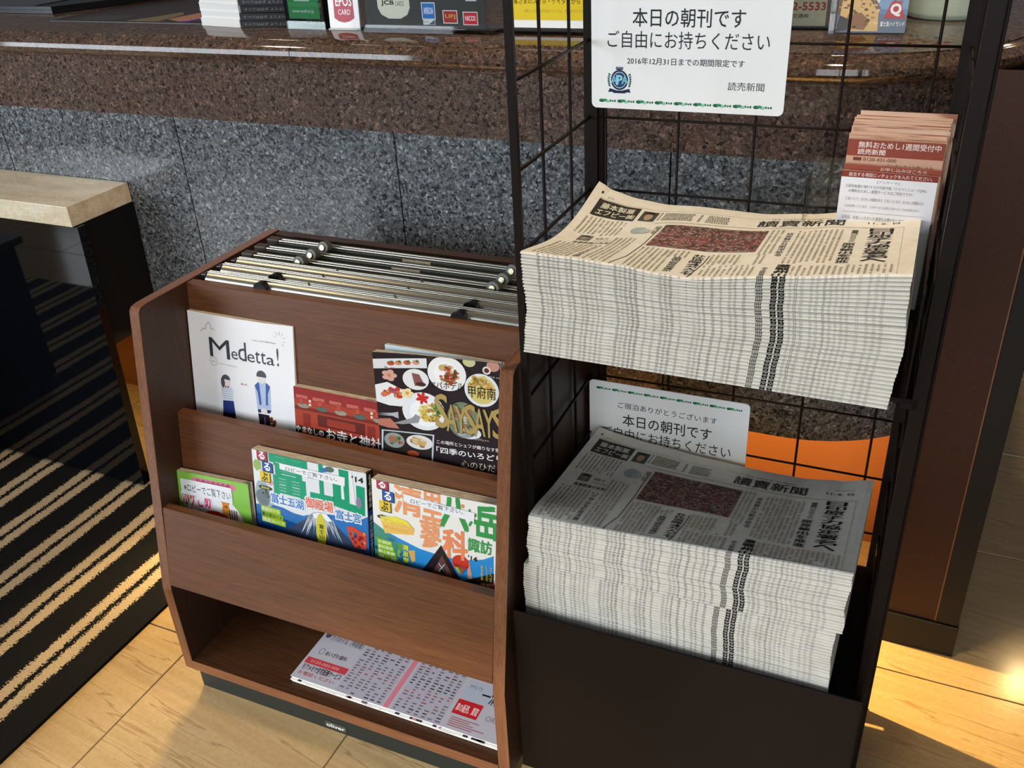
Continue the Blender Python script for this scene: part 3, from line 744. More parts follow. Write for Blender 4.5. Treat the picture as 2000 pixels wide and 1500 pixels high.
def fuji(k):
    w, H = .2045, .230; vis = .124
    f = lambda a, b: (a*w, H-vis*(1-b))
    def T(s, a0, b0, a1, b1, c, lay=5, bold=.03, oc=None, ob=.08):
        p, q = f(a0, b0), f(a1, b1)
        if oc: outlined(k, s, p[0], p[1], q[0], q[1], c, lay, bold, oc, ob)
        else: k.text(s, p[0], p[1], q[0], q[1], c, lay, bold)
    k.rect(0, 0, w, H, 'e9ecec', 1, 8, 8)
    # sky and mountain
    k.poly([f(*p) for p in ((0, .248), (.15, .30), (.256, .294), (.36, .255), (.4436, .2514))] + [f(.4436, -.3), f(0, -.3)], '1f6fb4', 2)
    k.poly([f(*p) for p in ((.4436, .2514), (.58, .34), (.72, .36), (.82, .298), (.90, .33), (1.0, .43), (1.0, -.3), (.4436, -.3))], '2a78be', 2)
    k.poly([f(*p) for p in ((0, .12), (.25, .14), (1.0, .0), (1.0, -.3), (0, -.3))], '134a8a', 3)
    k.poly([f(*p) for p in ((.30, .02), (.44, .19), (.53, .32), (.585, .355), (.66, .35), (.72, .24), (.82, .10), (.95, -.04), (1.0, -.12), (1, -.3), (.15, -.3), (.15, -.1))], '3a4a62', 4)
    rr = random.Random(5)
    for i in range(46):
        a = rr.uniform(.50, .70); b = .345-abs(a-.6)*.6; d = (a-.6)*2.6; L = rr.uniform(.10, .34)
        k.poly([f(a-.008, b), f(a+.008, b), f(a+d*L*1.2, b-L)], rr.choice(['eef2f6', 'cdd8e4', 'ffffff', '9fb2c8']), 5)
    k.poly([f(*p) for p in ((.53, .315), (.585, .352), (.655, .35), (.70, .27), (.66, .25), (.62, .29), (.58, .24), (.54, .27))], 'f4f7fa', 6)
    # big title
    T('富', .175, .49, .495, 1.045, '16a074', 4, .05); T('士', .515, .545, .735, 1.03, '16a074', 4, .05)
    k.poly([f(*p) for p in ((.775, .99), (.855, .985), (.855, .56), (.915, .55), (.915, .82), (.985, .81), (.98, .43), (.72, .49), (.72, .83), (.785, .83), (.785, .65), (.79, .60))], '16a074', 4)
    k.poly([f(*p) for p in ((.79, .80), (.81, .80), (.815, .60), (.79, .60))], 'f0f2f0', 5); k.poly([f(*p) for p in ((.862, .97), (.885, .965), (.905, .56), (.88, .56))], 'f0f2f0', 5)
    k.poly([f(*p) for p in ((.26, .905), (.83, .90), (.825, .78), (.26, .825))], 'f3f4f4', 12)
    T('ロビーでご覧下さい。', .315, .825, .765, .878, '1c2024', 13, 0)
    T("'14", .885, .865, .975, .935, '181818', 8, .02)
    T('富士五湖', .155, .335, .455, .465, '1e7cc8', 6, .02, 'f4f6f6'); T('御殿場', .475, .385, .715, .525, 'e8643c', 6, .02, 'f4f6f6'); T('富士宮', .735, .325, .945, .445, '1e7cc8', 6, .02, 'f4f6f6')
    badge(k, f(.048, .885)[0], f(.048, .885)[1], 1.0, 6)
    k.disc(*f(.075, .42), .014, .024, 'a9b6b8', 4); k.disc(*f(.09, .36), .018, .016, '9fb0b4', 4); k.disc(*f(.08, .43), .0015, .002, '20242a', 5)
    k.disc(*f(.05, .80), .009, .010, '9ab868', 3); k.disc(*f(.70, .96), .0075, .0045, '5a7060', 8)
    k.poly([f(*p) for p in ((.63, .965), (.665, .965), (.68, .92), (.625, .90))], '3a78b8', 8)
    for i, (s, yy) in enumerate((('吉田ルート', .19), ('富士宮ルート', .115), ('須走ルート', .04))):
        k.poly([f(.05, yy-.01), f(.235+.02*i, yy-.015), f(.235+.02*i, yy+.062), f(.05, yy+.065)], 'a8c832' if i != 1 else '8cb02c', 6); T(s, .055, yy, .225+.02*i, yy+.052, 'f0f4d8' if i != 1 else '1e4a1c', 7, .02)
    k.disc(*f(.60, .10), .009, .030, 'd8d040', 8); k.textv('富士山', f(.585, .02)[0], f(.585, .0)[1], f(.625, .2)[0], f(.625, .2)[1], '20301c', 9, .02)
    k.poly([f(*p) for p in ((.82, .25), (.88, .26), (.985, .18), (.98, -.02), (.88, -.02), (.84, .12))], 'd8503a', 7)
    for i in range(14): a, b = rr.uniform(.85, .97), rr.uniform(0, .2); k.disc(*f(a, b), .003, .003, rr.choice(['f0d8b0', 'e88a50', 'a02a28', '3a6ab0']), 8, 7)
    k.disc(*f(.155, .60), .006, .006, 'e8a0a0', 4, 6); k.disc(*f(.935, .60), .005, .010, '8a88a0', 8, 10)
def fuji_spine(k, th, h):
    k.rect(0, 0, th, h-.062, '1a4f98', 1); k.textv('るるぶ情報版', .003, h-.058, .010, h-.004, 'e8e8e8', 2, .02); k.textv('富士山富士五湖御殿場', .003, h-.165, .010, h-.07, 'e4ecf4', 2, .02)
magazine('guidebook', "guidebook with big green title and snowy mountain in the middle of the lower pocket", 'guidebook', .1815, .0600, .2620, .2045, .2300, .0150, 'e9ecec',
         lambda k: (fuji(k), None), -.012, lambda a, b: .003*math.sin(PI*a), fuji_spine)
def kiyosato(k):
    w, H = .2050, .228; vis = .126
    f = lambda a, b: (a*w*.95, H-vis*(1-b)-.002)
    def T(s, a0, b0, a1, b1, c, lay=5, bold=.03, oc=None, ob=.08):
        p, q = f(a0, b0), f(a1, b1)
        if oc: outlined(k, s, p[0], p[1], q[0], q[1], c, lay, bold, oc, ob)
        else: k.text(s, p[0], p[1], q[0], q[1], c, lay, bold)
    rr = random.Random(9)
    k.rect(0, 0, w, H, 'f2f0e6', 1, 8, 8)
    k.poly([f(*p) for p in ((0, .46), (.10, .38), (.236, .3235), (.40, .26), (.54, .2414), (.70, .235), (.818, .265), (.92, .31), (1.0, .38), (1, -.35), (0, -.35))], '2a8fd0', 2)
    k.poly([f(*p) for p in ((0, .46), (.12, .36), (.20, .30), (.24, -.3), (0, -.3))], '3f8f7a', 3); k.poly([f(*p) for p in ((.30, .20), (.36, .22), (.36, .08), (.33, .05))], 'e0b060', 4)
    for i in range(26): k.disc(*f(rr.uniform(0, .3), rr.uniform(-.1, .3)), rr.uniform(.003, .009), rr.uniform(.003, .008), rr.choice(['3a7a50', '5a9a48', '2a70a0', '8ab048']), 4, 7)
    T('清', .19, .665, .43, 1.02, 'f0a06c', 5, .03); T('里', .435, .665, .595, 1.04, 'f0a06c', 5, .03); T('蓼', .41, .305, .58, .655, 'f0a06c', 7, .03); T('科', .60, .25, .79, .60, 'f09060', 7, .04)
    T('八', .585, .625, .80, 1.0, '3a9c50', 5, .05); T('ヶ', .79, .70, .865, .90, '3a9c50', 5, .04); T('岳', .855, .585, 1.03, .975, '3a9c50', 5, .05); T('諏訪', .80, .385, .985, .55, '3a9c50', 6, .03)
    k.poly([f(*p) for p in ((.28, .925), (.855, .875), (.85, .765), (.28, .83))], 'f1f3f4', 12); T('ロビーでご覧下さい。', .34, .83, .765, .885, '1c2024', 13, 0)
    T("'14", .80, .265, .87, .325, '181818', 8, .02)
    badge(k, f(.045, .92)[0], f(.045, .92)[1], 1.0, 6)
    k.poly([f(*p) for p in ((.06, .56), (.20, .60), (.30, .58), (.36, .50), (.35, .42), (.10, .35))], 'f0c060', 6)
    k.poly([f(*p) for p in ((.06, .56), (.20, .60), (.30, .58), (.33, .52), (.08, .50))], 'f0e050', 7)
    for i in range(4): T('オールインワン', .10, .385+i*.042, .30, .415+i*.042, 'e0a830' if i % 2 else 'f4e890', 8, .01)
    for i, s in enumerate(('小淵沢', '蓼科高原', '車山高原', '霧ヶ峰')):
        yy = .205-i*.065; k.poly([f(.03, yy-.01), f(.16+.015*i, yy-.012), f(.16+.015*i, yy+.05), f(.03, yy+.052)], '9ac82e', 6); T(s, .035, yy, .15+.015*i, yy+.042, 'eef8c8', 7, .02)
    k.textv('清泉寮', *f(.255, .02), *f(.305, .27), 'd8e040', 7, .04)
    k.poly([f(*p) for p in ((.582, .375), (.40, -.06), (.75, -.06))], '241c22', 8); k.poly([f(*p) for p in ((.59, .25), (.49, -.06), (.70, -.06))], '6a4038', 9)
    k.line([f(.56, .14), f(.61, .03)], .0012, 'b8d0e0', 10); k.line([f(.61, .14), f(.56, .03)], .0012, 'b8d0e0', 10); k.disc(*f(.595, .05), .004, .004, '101010', 10, 8)
    k.disc(*f(.738, .20), .0135, .013, 'd03a2c', 6); k.poly([f(*p) for p in ((.68, .18), (.80, .18), (.75, .06), (.73, .06))], 'd84a38', 6)
    for i, c in enumerate(('d8b030', '3a8a48', 'd03a2c', '2a6aa0')): k.poly([f(.69+.026*i, .14), f(.716+.026*i, .14), f(.742, .05)], c, 7)
    k.poly([f(*p) for p in ((.79, .24), (.81, .24), (.84, -.06), (.80, -.06))], 'd8a080', 5)
    k.poly([f(*p) for p in ((.72, -.05), (.85, .05), (1, .16), (1, -.3), (.70, -.3))], '2a2018', 7); k.poly([f(*p) for p in ((.88, -.02), (1, .03), (1, -.1), (.90, -.1))], 'c05030', 9); T('清里', .90, -.07, .98, .01, 'f0c070', 10, .02)
    for a, s in ((.94, 'しいたけ'), (.90, '高原野菜'), (.97, 'さんぽ')): k.textv(s, *f(a, .04), *f(a+.018, .24), 'e0d060', 8, .0)
    for i in range(16):
        a, b = rr.uniform(.02, .98), rr.uniform(.45, .99)
        for j in range(5): q = j*2*PI/5; k.disc(f(a, b)[0]+.002*math.cos(q), f(a, b)[1]+.002*math.sin(q), .0016, .0012, ['d8863a', 'b088c0'][i % 2], 3, 6)
magazine('guidebook', 'guidebook with orange and green title at the right of the lower pocket', 'guidebook', .3975, .0600, .2620, .2050, .2280, .0150, 'f2f0e6',
         lambda k: kiyosato(k), -.015, lambda a, b: .003*math.sin(PI*a)+.003*b)
def green_book(k):
    w, H = .150, .158
    k.rect(0, 0, w, H, '8cc850', 1, 6, 6); y = H
    k.disc(.075, y-.088, .062, .060, 'f2f2ee', 2, 28)
    k.disc(.078, y-.094, .040, .034, 'c83228', 3, 26); k.text('NEW!!', .050, y-.083, .105, y-.068, 'f0b8b0', 4, .04)
    for i in range(8): k.disc(.045+i*.010, y-.012, .010, .006, 'e07898', 2, 10)
    k.rect(.012, y-.040, .116, y-.0125, 'f4f5f5', 8, 4, 1)
    k.text('※ロビーでご覧下さい', .018, y-.034, .113, y-.020, '1c2024', 9, 0)
    outlined(k, 'ポケごめ', .012, y-.058, .070, y-.030, 'd8487c', 6, .04, 'fff0f4', .09)
    k.disc(.100, y-.055, .008, .010, 'e8913c', 5, 12); k.disc(.100, y-.045, .007, .006, 'e8913c', 5, 10)
    for dx in (-.006, .006): k.disc(.100+dx, y-.040, .0028, .0028, 'e8913c', 5, 8)
    k.rect(.112, y-.12, .117, y-.07, '6a5038', 6)
    for i in range(4): k.rect(.106+i*.0045, y-.075, .108+i*.0045, y-.052, '6a5038', 6)
    k.disc(.020, y-.082, .014, .018, '5a3c2c', 5, 16)
magazine('booklet', 'green booklet with pink lettering at the left of the lower pocket', 'booklet', .0190, .0600, .2620, .150, .158, .0105, '8cc850', green_book, -.04)

# --- timetable sheets on the bottom shelf
def timetable():
    W_, D_ = .545, .165
    def page(k):
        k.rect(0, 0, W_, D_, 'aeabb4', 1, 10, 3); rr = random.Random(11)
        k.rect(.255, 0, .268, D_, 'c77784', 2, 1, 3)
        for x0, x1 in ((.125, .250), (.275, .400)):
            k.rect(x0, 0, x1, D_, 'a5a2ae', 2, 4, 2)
            for r in range(26):
                y = .004+r*.0062; c = rr.choice(['6a6068', '5a5a68', '8a5058', '3a3a44', '7a6a72'])
                for q in range(7):
                    if rr.random() < .82: a = x0+.004+q*(x1-x0)/7; k.rect(a, y, a+rr.uniform(.006, .013), y+.0024, c, 3)
        k.text('アパホテル〈甲府南〉', .025, .093, .118, .106, '4a4450', 4, .01)
        k.disc(.014, .104, .008, .008, '4c4854', 4, 8); k.text('大陽', .070, .136, .092, .147, '201c24', 4, .04)
        k.text('あいざわ歯科', .040, .060, .100, .070, '28242c', 4, .01); k.ring(.028, .066, .007, .001, '606068', 4, 12)
        k.rect(.006, .034, .122, .048, 'b83a42', 3, 3, 1); k.text('0120-000-000', .02, .038, .10, .044, 'd8a0a0', 4, 0)
        k.text('モアメモヤ住宅配膳サービス', .010, .020, .118, .033, '28242c', 4, .02); k.text('お電話ください', .010, .009, .110, .017, 'b05058', 4, .01)
        for i in range(10): k.rect(.02, .112+i*.002, .02+rr.uniform(.02, .05), .1128+i*.002, '8a8690', 4)
        k.text('KUMON', .420, .150, .475, .160, '302c34', 4, .02); k.rect(.412, .112, .545, .130, 'b03038', 3, 3, 1)
        k.text('ご予約承ります', .43, .117, .52, .125, 'd08a88', 4, 0); k.rect(.410, .062, .545, .100, 'a3aab8', 3, 3, 1)
        k.text('一清', .455, .066, .498, .094, '181418', 4, .02); k.text('かぞえうた', .418, .086, .45, .094, '4a4650', 4, 0)
        k.rect(.410, .030, .472, .060, 'b42028', 3, 2, 1); k.text('車の販売、買取', .414, .036, .468, .052, 'e8c8c8', 4, .02)
        k.text('ORIX', .49, .034, .53, .044, '8a7078', 4, 0)
        for i in range(5): k.rect(.415, .006+i*.004, .415+rr.uniform(.04, .10), .0075+i*.004, 'a05860', 4)
    t0 = None
    for i in range(7):
        top = i == 6
        lab = 'topmost printed timetable sheet on the low shelf of the magazine rack' if top else 'timetable sheet on the low shelf, '+ordinal(6-i)+' under the top sheet'
        t = thing('timetable_sheet', lab, 'leaflet', mpos(.2080, .0290, .0672+i*.0009), (0, 0, MTH-.002), 'timetable sheets on the low shelf')
        sh = (0, 0) if top else (R.uniform(0, .008)+.002, -R.uniform(0.001, .007))
        t.location.x += sh[0] - .002*(6-i)*0; t.location.y += sh[1]
        bm = bmesh.new(); W2 = .386; box(bm, 0, 0, 0, W2, D_, .0006); s = from_bm('sheet', bm, 'paper_w', t)
        if top:
            k = Ink(); page(k)
            # the sheet is wider than the shelf opening shows: scale print to the sheet
            k.V = [(u*W2/.545, v) for u, v in k.V]
            k.build('print', 'print_matte', t, lambda u, v, h: (u, v, .0008+h))
        elif i > 2:
            k = Ink(); rr = random.Random(i)
            for q in range(16): a = rr.uniform(0, W2-.02); k.rect(a, 0, a+rr.uniform(.003, .012), .004, rr.choice(['3a343c', '6a5a62', 'c08088']), 1)
            k.build('edge_print', 'print_matte', t, lambda u, v, h: (u, v, .0008+h))['kind'] = 'stuff'
timetable()

# ------------------------------------------------------------------ wire display rack
WX, WY, WTH, WD, WW = .446, -.2034, .0145, .2535, .4458
def wire_rack():
    t = thing('wire_display_rack', 'dark brown wire mesh display rack holding the two newspaper stacks', 'display rack', (WX, WY, 0), (0, 0, WTH))
    def bar(n, a, b, m='brown_metal', bev=.0006): return boxo(n, a, b, m, t, bev)
    ZT = 1.30
    # posts
    bar('post', (-.0060, -.004, 0), (.0035, .003, ZT)); bar('post', (-.0080, WD-.004, 0), (.0105, WD+.006, ZT)); bar('post', (.0105, WD+.001, 0), (.0165, WD+.012, ZT))
    bar('post', (WW-.0105, WD-.004, 0), (WW+.0060, WD+.006, ZT)); bar('post', (WW-.002, -.012, 0), (WW+.0125, .004, ZT)); bar('post', (WW+.0135, -.002, 0), (WW+.0165, .016, ZT))
    for x in (0, WW):
        for y in (.004, WD-.004):
            bar('crosspiece' if False else 'foot', (x-.012, y-.012, 0), (x+.012, y+.012, .008), 'black_plastic')
    bar('base_rail', (0, -.004, .02), (.006, WD, .035)); bar('base_rail', (WW, -.004, .02), (WW+.006, WD, .035)); bar('base_rail', (0, WD-.003, .02), (WW, WD+.003, .035))
    r = .0022
    def wire(p, q, rr=r):
        bm = bmesh.new(); cyl(bm, p, q, rr, 8); return from_bm('wire', bm, 'brown_metal', t, True)
    zs = [.951+.0985*3-.0985*i for i in range(12)]
    for z in zs:
        if z > .06:
            wire((0, WD, z), (WW, WD, z), .0017); wire((0, 0, z), (0, WD, z)); wire((WW, 0, z), (WW, WD, z))
    for u in (.0205, .1190, .2165, .3140, .4125): wire((u, WD+.003, .03), (u, WD+.003, ZT-.01), .0018)
    for v in (.0865, .1835):
        for u in (-.003, WW+.003): wire((u, v, .03), (u, v, ZT-.01))
    wire((0, WD, ZT-.005), (WW, WD, ZT-.005), .004)
    # upper tray with side walls
    bm = bmesh.new(); box(bm, .004, -.012, .738, WW-.002, WD-.004, .7435); from_bm('tray_floor', bm, 'brown_metal', t)
    bm = bmesh.new(); box(bm, WW-.010, -.010, .738, WW-.008, WD-.006, .862); from_bm('tray_side', bm, 'brown_metal', t)
    bm = bmesh.new(); box(bm, .0065, .006, .738, .0085, WD-.006, .80); from_bm('tray_side', bm, 'brown_metal', t)
    bm = bmesh.new(); box(bm, WW-.012, -.012, .732, WW+.004, -.008, .744); from_bm('tray_lip', bm, 'brown_metal', t)
    # lower bin of sheet metal
    b0 = -.077
    bar('bin_front', (-.004, b0, .04), (WW+.006, b0+.003, .360), bev=.001)
    bar('bin_side', (-.004, b0+.003, .04), (-.0015, WD-.006, .300)); bar('bin_side', (WW+.0035, b0+.003, .04), (WW+.006, WD-.006, .300))
    bar('bin_floor', (-.001, b0+.003, .278), (WW+.003, WD-.006, .283)); bar('bin_back', (.0, WD-.006, .04), (WW, WD-.0035, .300))
    return t
wire_rack()

# ------------------------------------------------------------------ newspapers
def interp(tab, x):
    for (a, p), (b, q) in zip(tab, tab[1:]):
        if x <= b: s = (x-a)/(b-a); s = s*s*(3-2*s)*.5+s*.5; return p+(q-p)*s
    return tab[-1][1]
PW, PD = .406, .273
def page_ink(k, seed):
    rr = random.Random(seed)
    DK, GR, LT = '39352f', '8b8476', 'a59d8c'
    k.rect(.0123, .1985, .0700, .2400, '3a3832', 1, 4, 2)
    k.text('藤本製薬', .0190, .2200, .0640, .2345, 'e8e2d0', 2, .015); k.text('エフピー㈱', .0170, .2025, .0680, .2175, 'e8e2d0', 2, .015)
    k.rect(.0123, .2405, .070, .2445, 'cfc8b8', 1); k.text('1', .010, .252, .0125, .2575, DK, 1); k.text('日刊', .020, .2475, .0285, .2515, GR, 1)
    # portrait
    def face(a, b, c, d, col):
        k.rect(a, b, c, d, col, 1); k.disc((a+c)/2, b+(d-b)*.45, (c-a)*.26, (d-b)*.36, 'b49878' if col == '4a5048' else '9a8c7c', 2, 14); k.disc((a+c)/2, b+(d-b)*.72, (c-a)*.32, (d-b)*.24, '2c2824', 3, 14, 0, PI)
    face(.0750, .2019, .0955, .2355, '4a5048'); face(.0240, .1135, .0405, .1348, '77726a')
    k.disc(.088, .165, .010, .013, 'a9b4b4', 1, 16); k.disc(.097, .162, .007, .009, 'b8c0bc', 2, 14); k.textv('地球', .1060, .149, .1145, .184, '8a8678', 1, .02)
    # red crowd photograph
    u0, v0, u1, v1 = .1170, .0955, .2425, .1870; nx, ny = 30, 17
    pal = ['a06060', 'ac7470', '7c4a4c', 'bc948c', '7b7268', '9c9688', '5f564d', '4c443e', 'b8a89c', 'b0645e', '9c7c76', '84746e']
    k.rect(u0, v0, u1, v1, '6a4a44', 1, 6, 4)
    for i in range(nx):
        for j in range(ny):
            a = u0+(u1-u0)*i/nx; b = v0+(v1-v0)*j/ny; s = (u1-u0)/nx
            redder = rr.random() < .45+.25*(abs(j-6) < 3)
            c = rr.choice(pal[:4]+pal[9:11] if redder else pal[3:9])
            if j > 13 and rr.random() < .5: c = rr.choice(pal[4:8])
            q = s*rr.uniform(.6, 1.25)
            k.poly([(a, b+s*.1), (a+q, b), (a+q*rr.uniform(.8, 1), b+s*rr.uniform(.5, 1)), (a+q*rr.uniform(0, .2), b+s*rr.uniform(.5, 1))], c, 2)
    # masthead
    k.text('讀賣新聞', .2240, .2065, .3240, .2350, '35312a', 1, .008, .001); k.text('THE YOMIURI SHIMBUN', .236, .2400, .306, .2440, '6a6458', 1)
    k.text('11. 6. 日', .350, .2175, .384, .2260, '3a372f', 1, .01); k.text('2016年(平成28年) 日曜日', .358, .2330, .385, .2370, GR, 1)
    # rules
    k.line([(.103, 0), (.104, .01), (.1115, .04), (.1130, .10), (.1115, .178)], .0011, DK, 1)
    k.line([(.189, 0), (.1905, .01), (.1955, .05), (.1960, .080)], .0011, DK, 1)
    k.line([(.070, .2440), (.22, .2440), (.245, .247)], .0006, LT, 1); k.line([(.10, .196), (.215, .200), (.3400, .198), (.390, .200)], .0012, LT, 1)
    k.line([(.3895, .198), (.3915, .02), (.3915, 0)], .0005, LT, 1)
    # headlines
    k.textv('日印原子力協定署名へ', .3545, .0470, .3790, .1960, '24211c', 1, .02)
    k.textv('原発輸出を推進', .3310, .0450, .3440, .1280, '2a2720', 1, .02); k.textv('11日首脳会談', .3360, .132, .3425, .186, '5a564a', 1, .0)
    k.textv('激戦州山', .2755, .0000, .2890, .0440, '2a2720', 1, .04); k.textv('米大統領選', .2615, -.002, .2675, .0330, '45423a', 1, .02)
    k.textv('核実験か分断深める', .2655, .075, .2730, .1760, '45423a', 1, .01)
    k.textv('朴氏退陣4万人デモ', .1795, .0090, .1925, .0810, '2e2b25', 1, .02); k.textv('韓国与野党協議か', .1600, .0100, .1690, .0640, '4a463c', 1, .02)
    k.textv('リニアが生む経済圏', .0585, .0090, .0655, .0900, '3a3730', 1, .01); k.text('高速鉄道の未来', .0245, .0990, .0700, .1070, '3a3730', 1, .02)
    k.text('安西 巧', .046, .122, .062, .129, '5a564a', 1, .01); k.text('日本経済研究', .046, .113, .070, .117, GR, 1)
    for r in range(5):
        y = .208+r*.0062; k.rect(.0985, y+.0006, .1005, y+.0032, DK, 1)
        a = .104
        while a < .140: q = rr.uniform(.001, .0032); k.rect(a, y, a+q, y+.0036, GR, 1); a += q+.0008
        for z in (.150, ): k.rect(z, y, z+.003, y+.0032, GR, 1)
        a = .160
        while a < .187: q = rr.uniform(.001, .003); k.rect(a, y, a+q, y+.0034, GR, 1); a += q+.0009
    # body text in vertical columns
    blocks = [(.010, .142, .070, .194), (.010, .006, .056, .095), (.070, .100, .079, .135), (.070, .006, .102, .134), (.079, .190-.052, .079, .1385),
              (.116, .006, .158, .088), (.146, .066, .178, .088), (.198, .006, .258, .036), (.198, .046, .235, .084), (.246, .086, .262, .190), (.277, .050, .330, .186),
              (.2480, .044, .262, .082), (.291, .006, .388, .040), (.197, .04, .25, .043)]
    for (a, b, c, d) in blocks:
        x = a
        while x < c-.003:
            y = d-rr.choice([0, 0, 0, .003])
            end = b+rr.choice([0, 0, 0, .01])*rr.random()
            while y > end:
                h = rr.uniform(.0018, .0030); w = rr.uniform(.0019, .0028)
                if rr.random() < .90: k.rect(x+(.0036-w)/2, y-h, x+(.0036+w)/2, y, rr.choice(['b3ac9a', 'a39c8b', 'bcb5a3', 'aaa392']), 1)
                y -= h+rr.uniform(.0004, .0008)
            x += .0058
    k.rect(.200, .058, .236, .0585, LT, 1)

def spine_marks(rr):
    """strokes of the columns that cross the fold, as (u0, u1, s0, s1, colour) with s running over the fold"""
    M = []; rx = random.Random(77)
    def m(u0, u1, s0, s1, c): M.append((u0, u1, s0, s1, c))
    # big headline character: three uprights and a foot, twice
    for x, w in ((.2762, .0060), (.2838, .0060)):
        for q in (0, .5, 1): a = x+(w-.0019)*q; m(a, a+.0019, .06+.08*(q != .5), .70, '060504')
        m(x, x+w, .50, .68, '060504'); m(x+.0003, x+w-.0003, .24, .36, '060504')
    for x in (.2612, .2648):
        m(x, x+.0010, .12, .66, '33312c'); m(x+.0019, x+.0029, .12, .66, '33312c'); m(x-.0002, x+.0031, .28, .36, '33312c'); m(x-.0002, x+.0031, .54, .62, '33312c')
    m(.1034, .1045, .03, 1, '161410'); m(.1889, .1899, .03, 1, '1c1a16'); m(.3912, .3916, 0, 1, '9a958a')
    strong = (.023, .060, .129, .135, .208, .238, .2475, .298)
    x = .021
    while x < .384:
        if not (.256 < x < .294 or .099 < x < .107 or .186 < x < .193):
            near = min(abs(x-q) for q in strong) < .0022
            c = '5f5d58' if near else rx.choice(['8a8882', 'a6a49d', '7e7c76', 'b2b0a8'])
            if x > .33: c = rx.choice(['bcb9b1', 'c8c5bc', 'b4b2aa'])
            s0 = rr.uniform(.08, .16); e = .68
            w = rx.uniform(.0018, .0030)
            while s0 < e:
                h = rr.uniform(.09, .15)
                if rr.random() < .5: m(x-w/2, x+w/2, s0, min(s0+h*.6, e), c)
                else: m(x-w/2, x-w/6, s0, min(s0+h, e), c); m(x+w/6, x+w/2, s0, min(s0+h, e), c)
                s0 += h+rr.uniform(.05, .10)
        x += rx.choice([.0056, .0060, .0068, .0092])
    return M

def stack(which, n, ox, oy, rot, zb, corners, fdel, bdel, sag, shift, labels, group):
    fl, fr, bl, br = corners
    rr = random.Random(41 if which == 'upper' else 87)
    marks = [spine_marks(random.Random(q)) for q in range(3)]
    walk = 0.0; walky = 0.0; vel = 0.0
    def T(u, v):
        a = u/PW; b = v/PD
        f = fl+(fr-fl)*a+interp(fdel, u); g = bl+(br-bl)*a+interp(bdel, u)
        return f+(g-f)*b+sag(u, v)
    for i in range(n):
        f0, f1 = i/n, (i+1)/n
        # curl grows towards the top of the pile
        def H(f, u, v):
            base = (fl+(fr-fl)*u/PW)*(1-v/PD)+(bl+(br-bl)*u/PW)*v/PD
            return base*f + (T(u, v)-base)*f**2.2
        vel = vel*.72+rr.uniform(-.0007, .0007); walk += vel; walk *= .95
        dx = walk+shift(f0)[0]; dy = shift(f0)[1]+rr.uniform(-.0008, .0008)
        top = i == n-1; nu, nv = (50, 28) if top else (14, 9)
        t = thing('newspaper', labels[0] if top else labels[1]+ordinal(n-i)+' from the top', 'newspaper', (ox+dx, oy+dy, zb), (0, 0, rot+rr.uniform(-.0015, .0015)), group)
        us = [PW*a/nu for a in range(nu+1)]; vs = [0.0]+[.008+(PD-.008)*b/nv for b in range(nv+1)]
        def mid(u, v): return (H(f0, u, v)+H(f1, u, v))/2
        def half(u, v): return (H(f1, u, v)-H(f0, u, v))/2
        bm = bmesh.new(); rows = []
        na = 6
        for u in us:
            col = []
            r = half(u, 0)*.80; m0 = mid(u, 0)
            for v in vs[::-1]:
                if v > .007: col.append(bm.verts.new((u, v, H(f1, u, v)-.00008)))
            for q in range(na+1):
                a = PI/2-PI*q/na; col.append(bm.verts.new((u, .0036-.0036*math.cos(a), m0+r*math.sin(a))))
            for v in vs:
                if v > .007: col.append(bm.verts.new((u, v, H(f0, u, v)+.00008+ (0 if v < .02 else .0006*min(1, half(u, v)/.002)))))
            rows.append(col)
        for a, b in zip(rows, rows[1:]):
            for q in range(len(a)-1): bm.faces.new((a[q], b[q], b[q+1], a[q+1]))
            bm.faces.new((a[-1], b[-1], b[0], a[0]))
        bm.faces.new(rows[0]); bm.faces.new(rows[-1][::-1])
        from_bm('folded_sheets', bm, 'newsprint', t, False)
        ink = Ink()
        for (a, b, s0, s1, c) in marks[i % 3]: ink.rect(a, s0, b, s1, c, 1, 1, 2 if s1-s0 > .5 else 1)
        def fs(u, s, h):
            r = half(u, 0)*.80+.00012; a = PI/2-PI*s
            return (u, .0036-(.0036+.00018)*math.cos(a), mid(u, 0)+r*math.sin(a))
        ink.build('fold_print', 'print_matte', t, fs)
        if top:
            k = Ink(); page_ink(k, 1 if which == 'upper' else 2)
            def hz(u, v):
                return H(1, u, v) if v > .007 else mid(u, 0)+half(u, 0)*.80
            def ft(u, v, h):
                u = min(max(u, 0), PW); v = max(v, .0026)
                gv = [.0026]+vs[1:]
                a = min(int(u/PW*nu), nu-1); b = max(q for q in range(len(gv)-1) if gv[q] <= v)
                x = u/PW*nu-a; y = (v-gv[b])/(gv[b+1]-gv[b])
                z = sum(hz(us[a+p], gv[b+q])*(x if p else 1-x)*(y if q else 1-y) for p in (0, 1) for q in (0, 1))
                return (u, v, z+.00035+h)
            k.clip(0, 0.0, PW, PD-.0005); k.dice([PW*q/nu for q in range(1, nu)], vs[1:-1])
            k.build('front_page_print', 'print_matte', t, ft)
stack('upper', 32, .4617, -.2431, .0061, .7445, (.1290, .1520, .1260, .1200),
      [(0, 0), (.05, -.003), (.11, -.0085), (.16, -.016), (.19, -.019), (.28, -.011), (.406, 0)],
      [(0, 0), (.02, -.011), (.055, -.019), (.095, -.023), (.138, -.021), (.22, -.022), (.28, -.0155), (.32, -.009), (.365, -.007), (.406, 0)],
      lambda u, v: -.021*math.exp(-(u/.10)**2)*math.sin(PI*min(1, v/PD*1.0))**1.2, lambda f: (0, 0),
      ('top newspaper of the upper stack, its front page lit warm', 'folded newspaper in the upper stack on the tray, '), 'newspapers stacked on the upper tray')
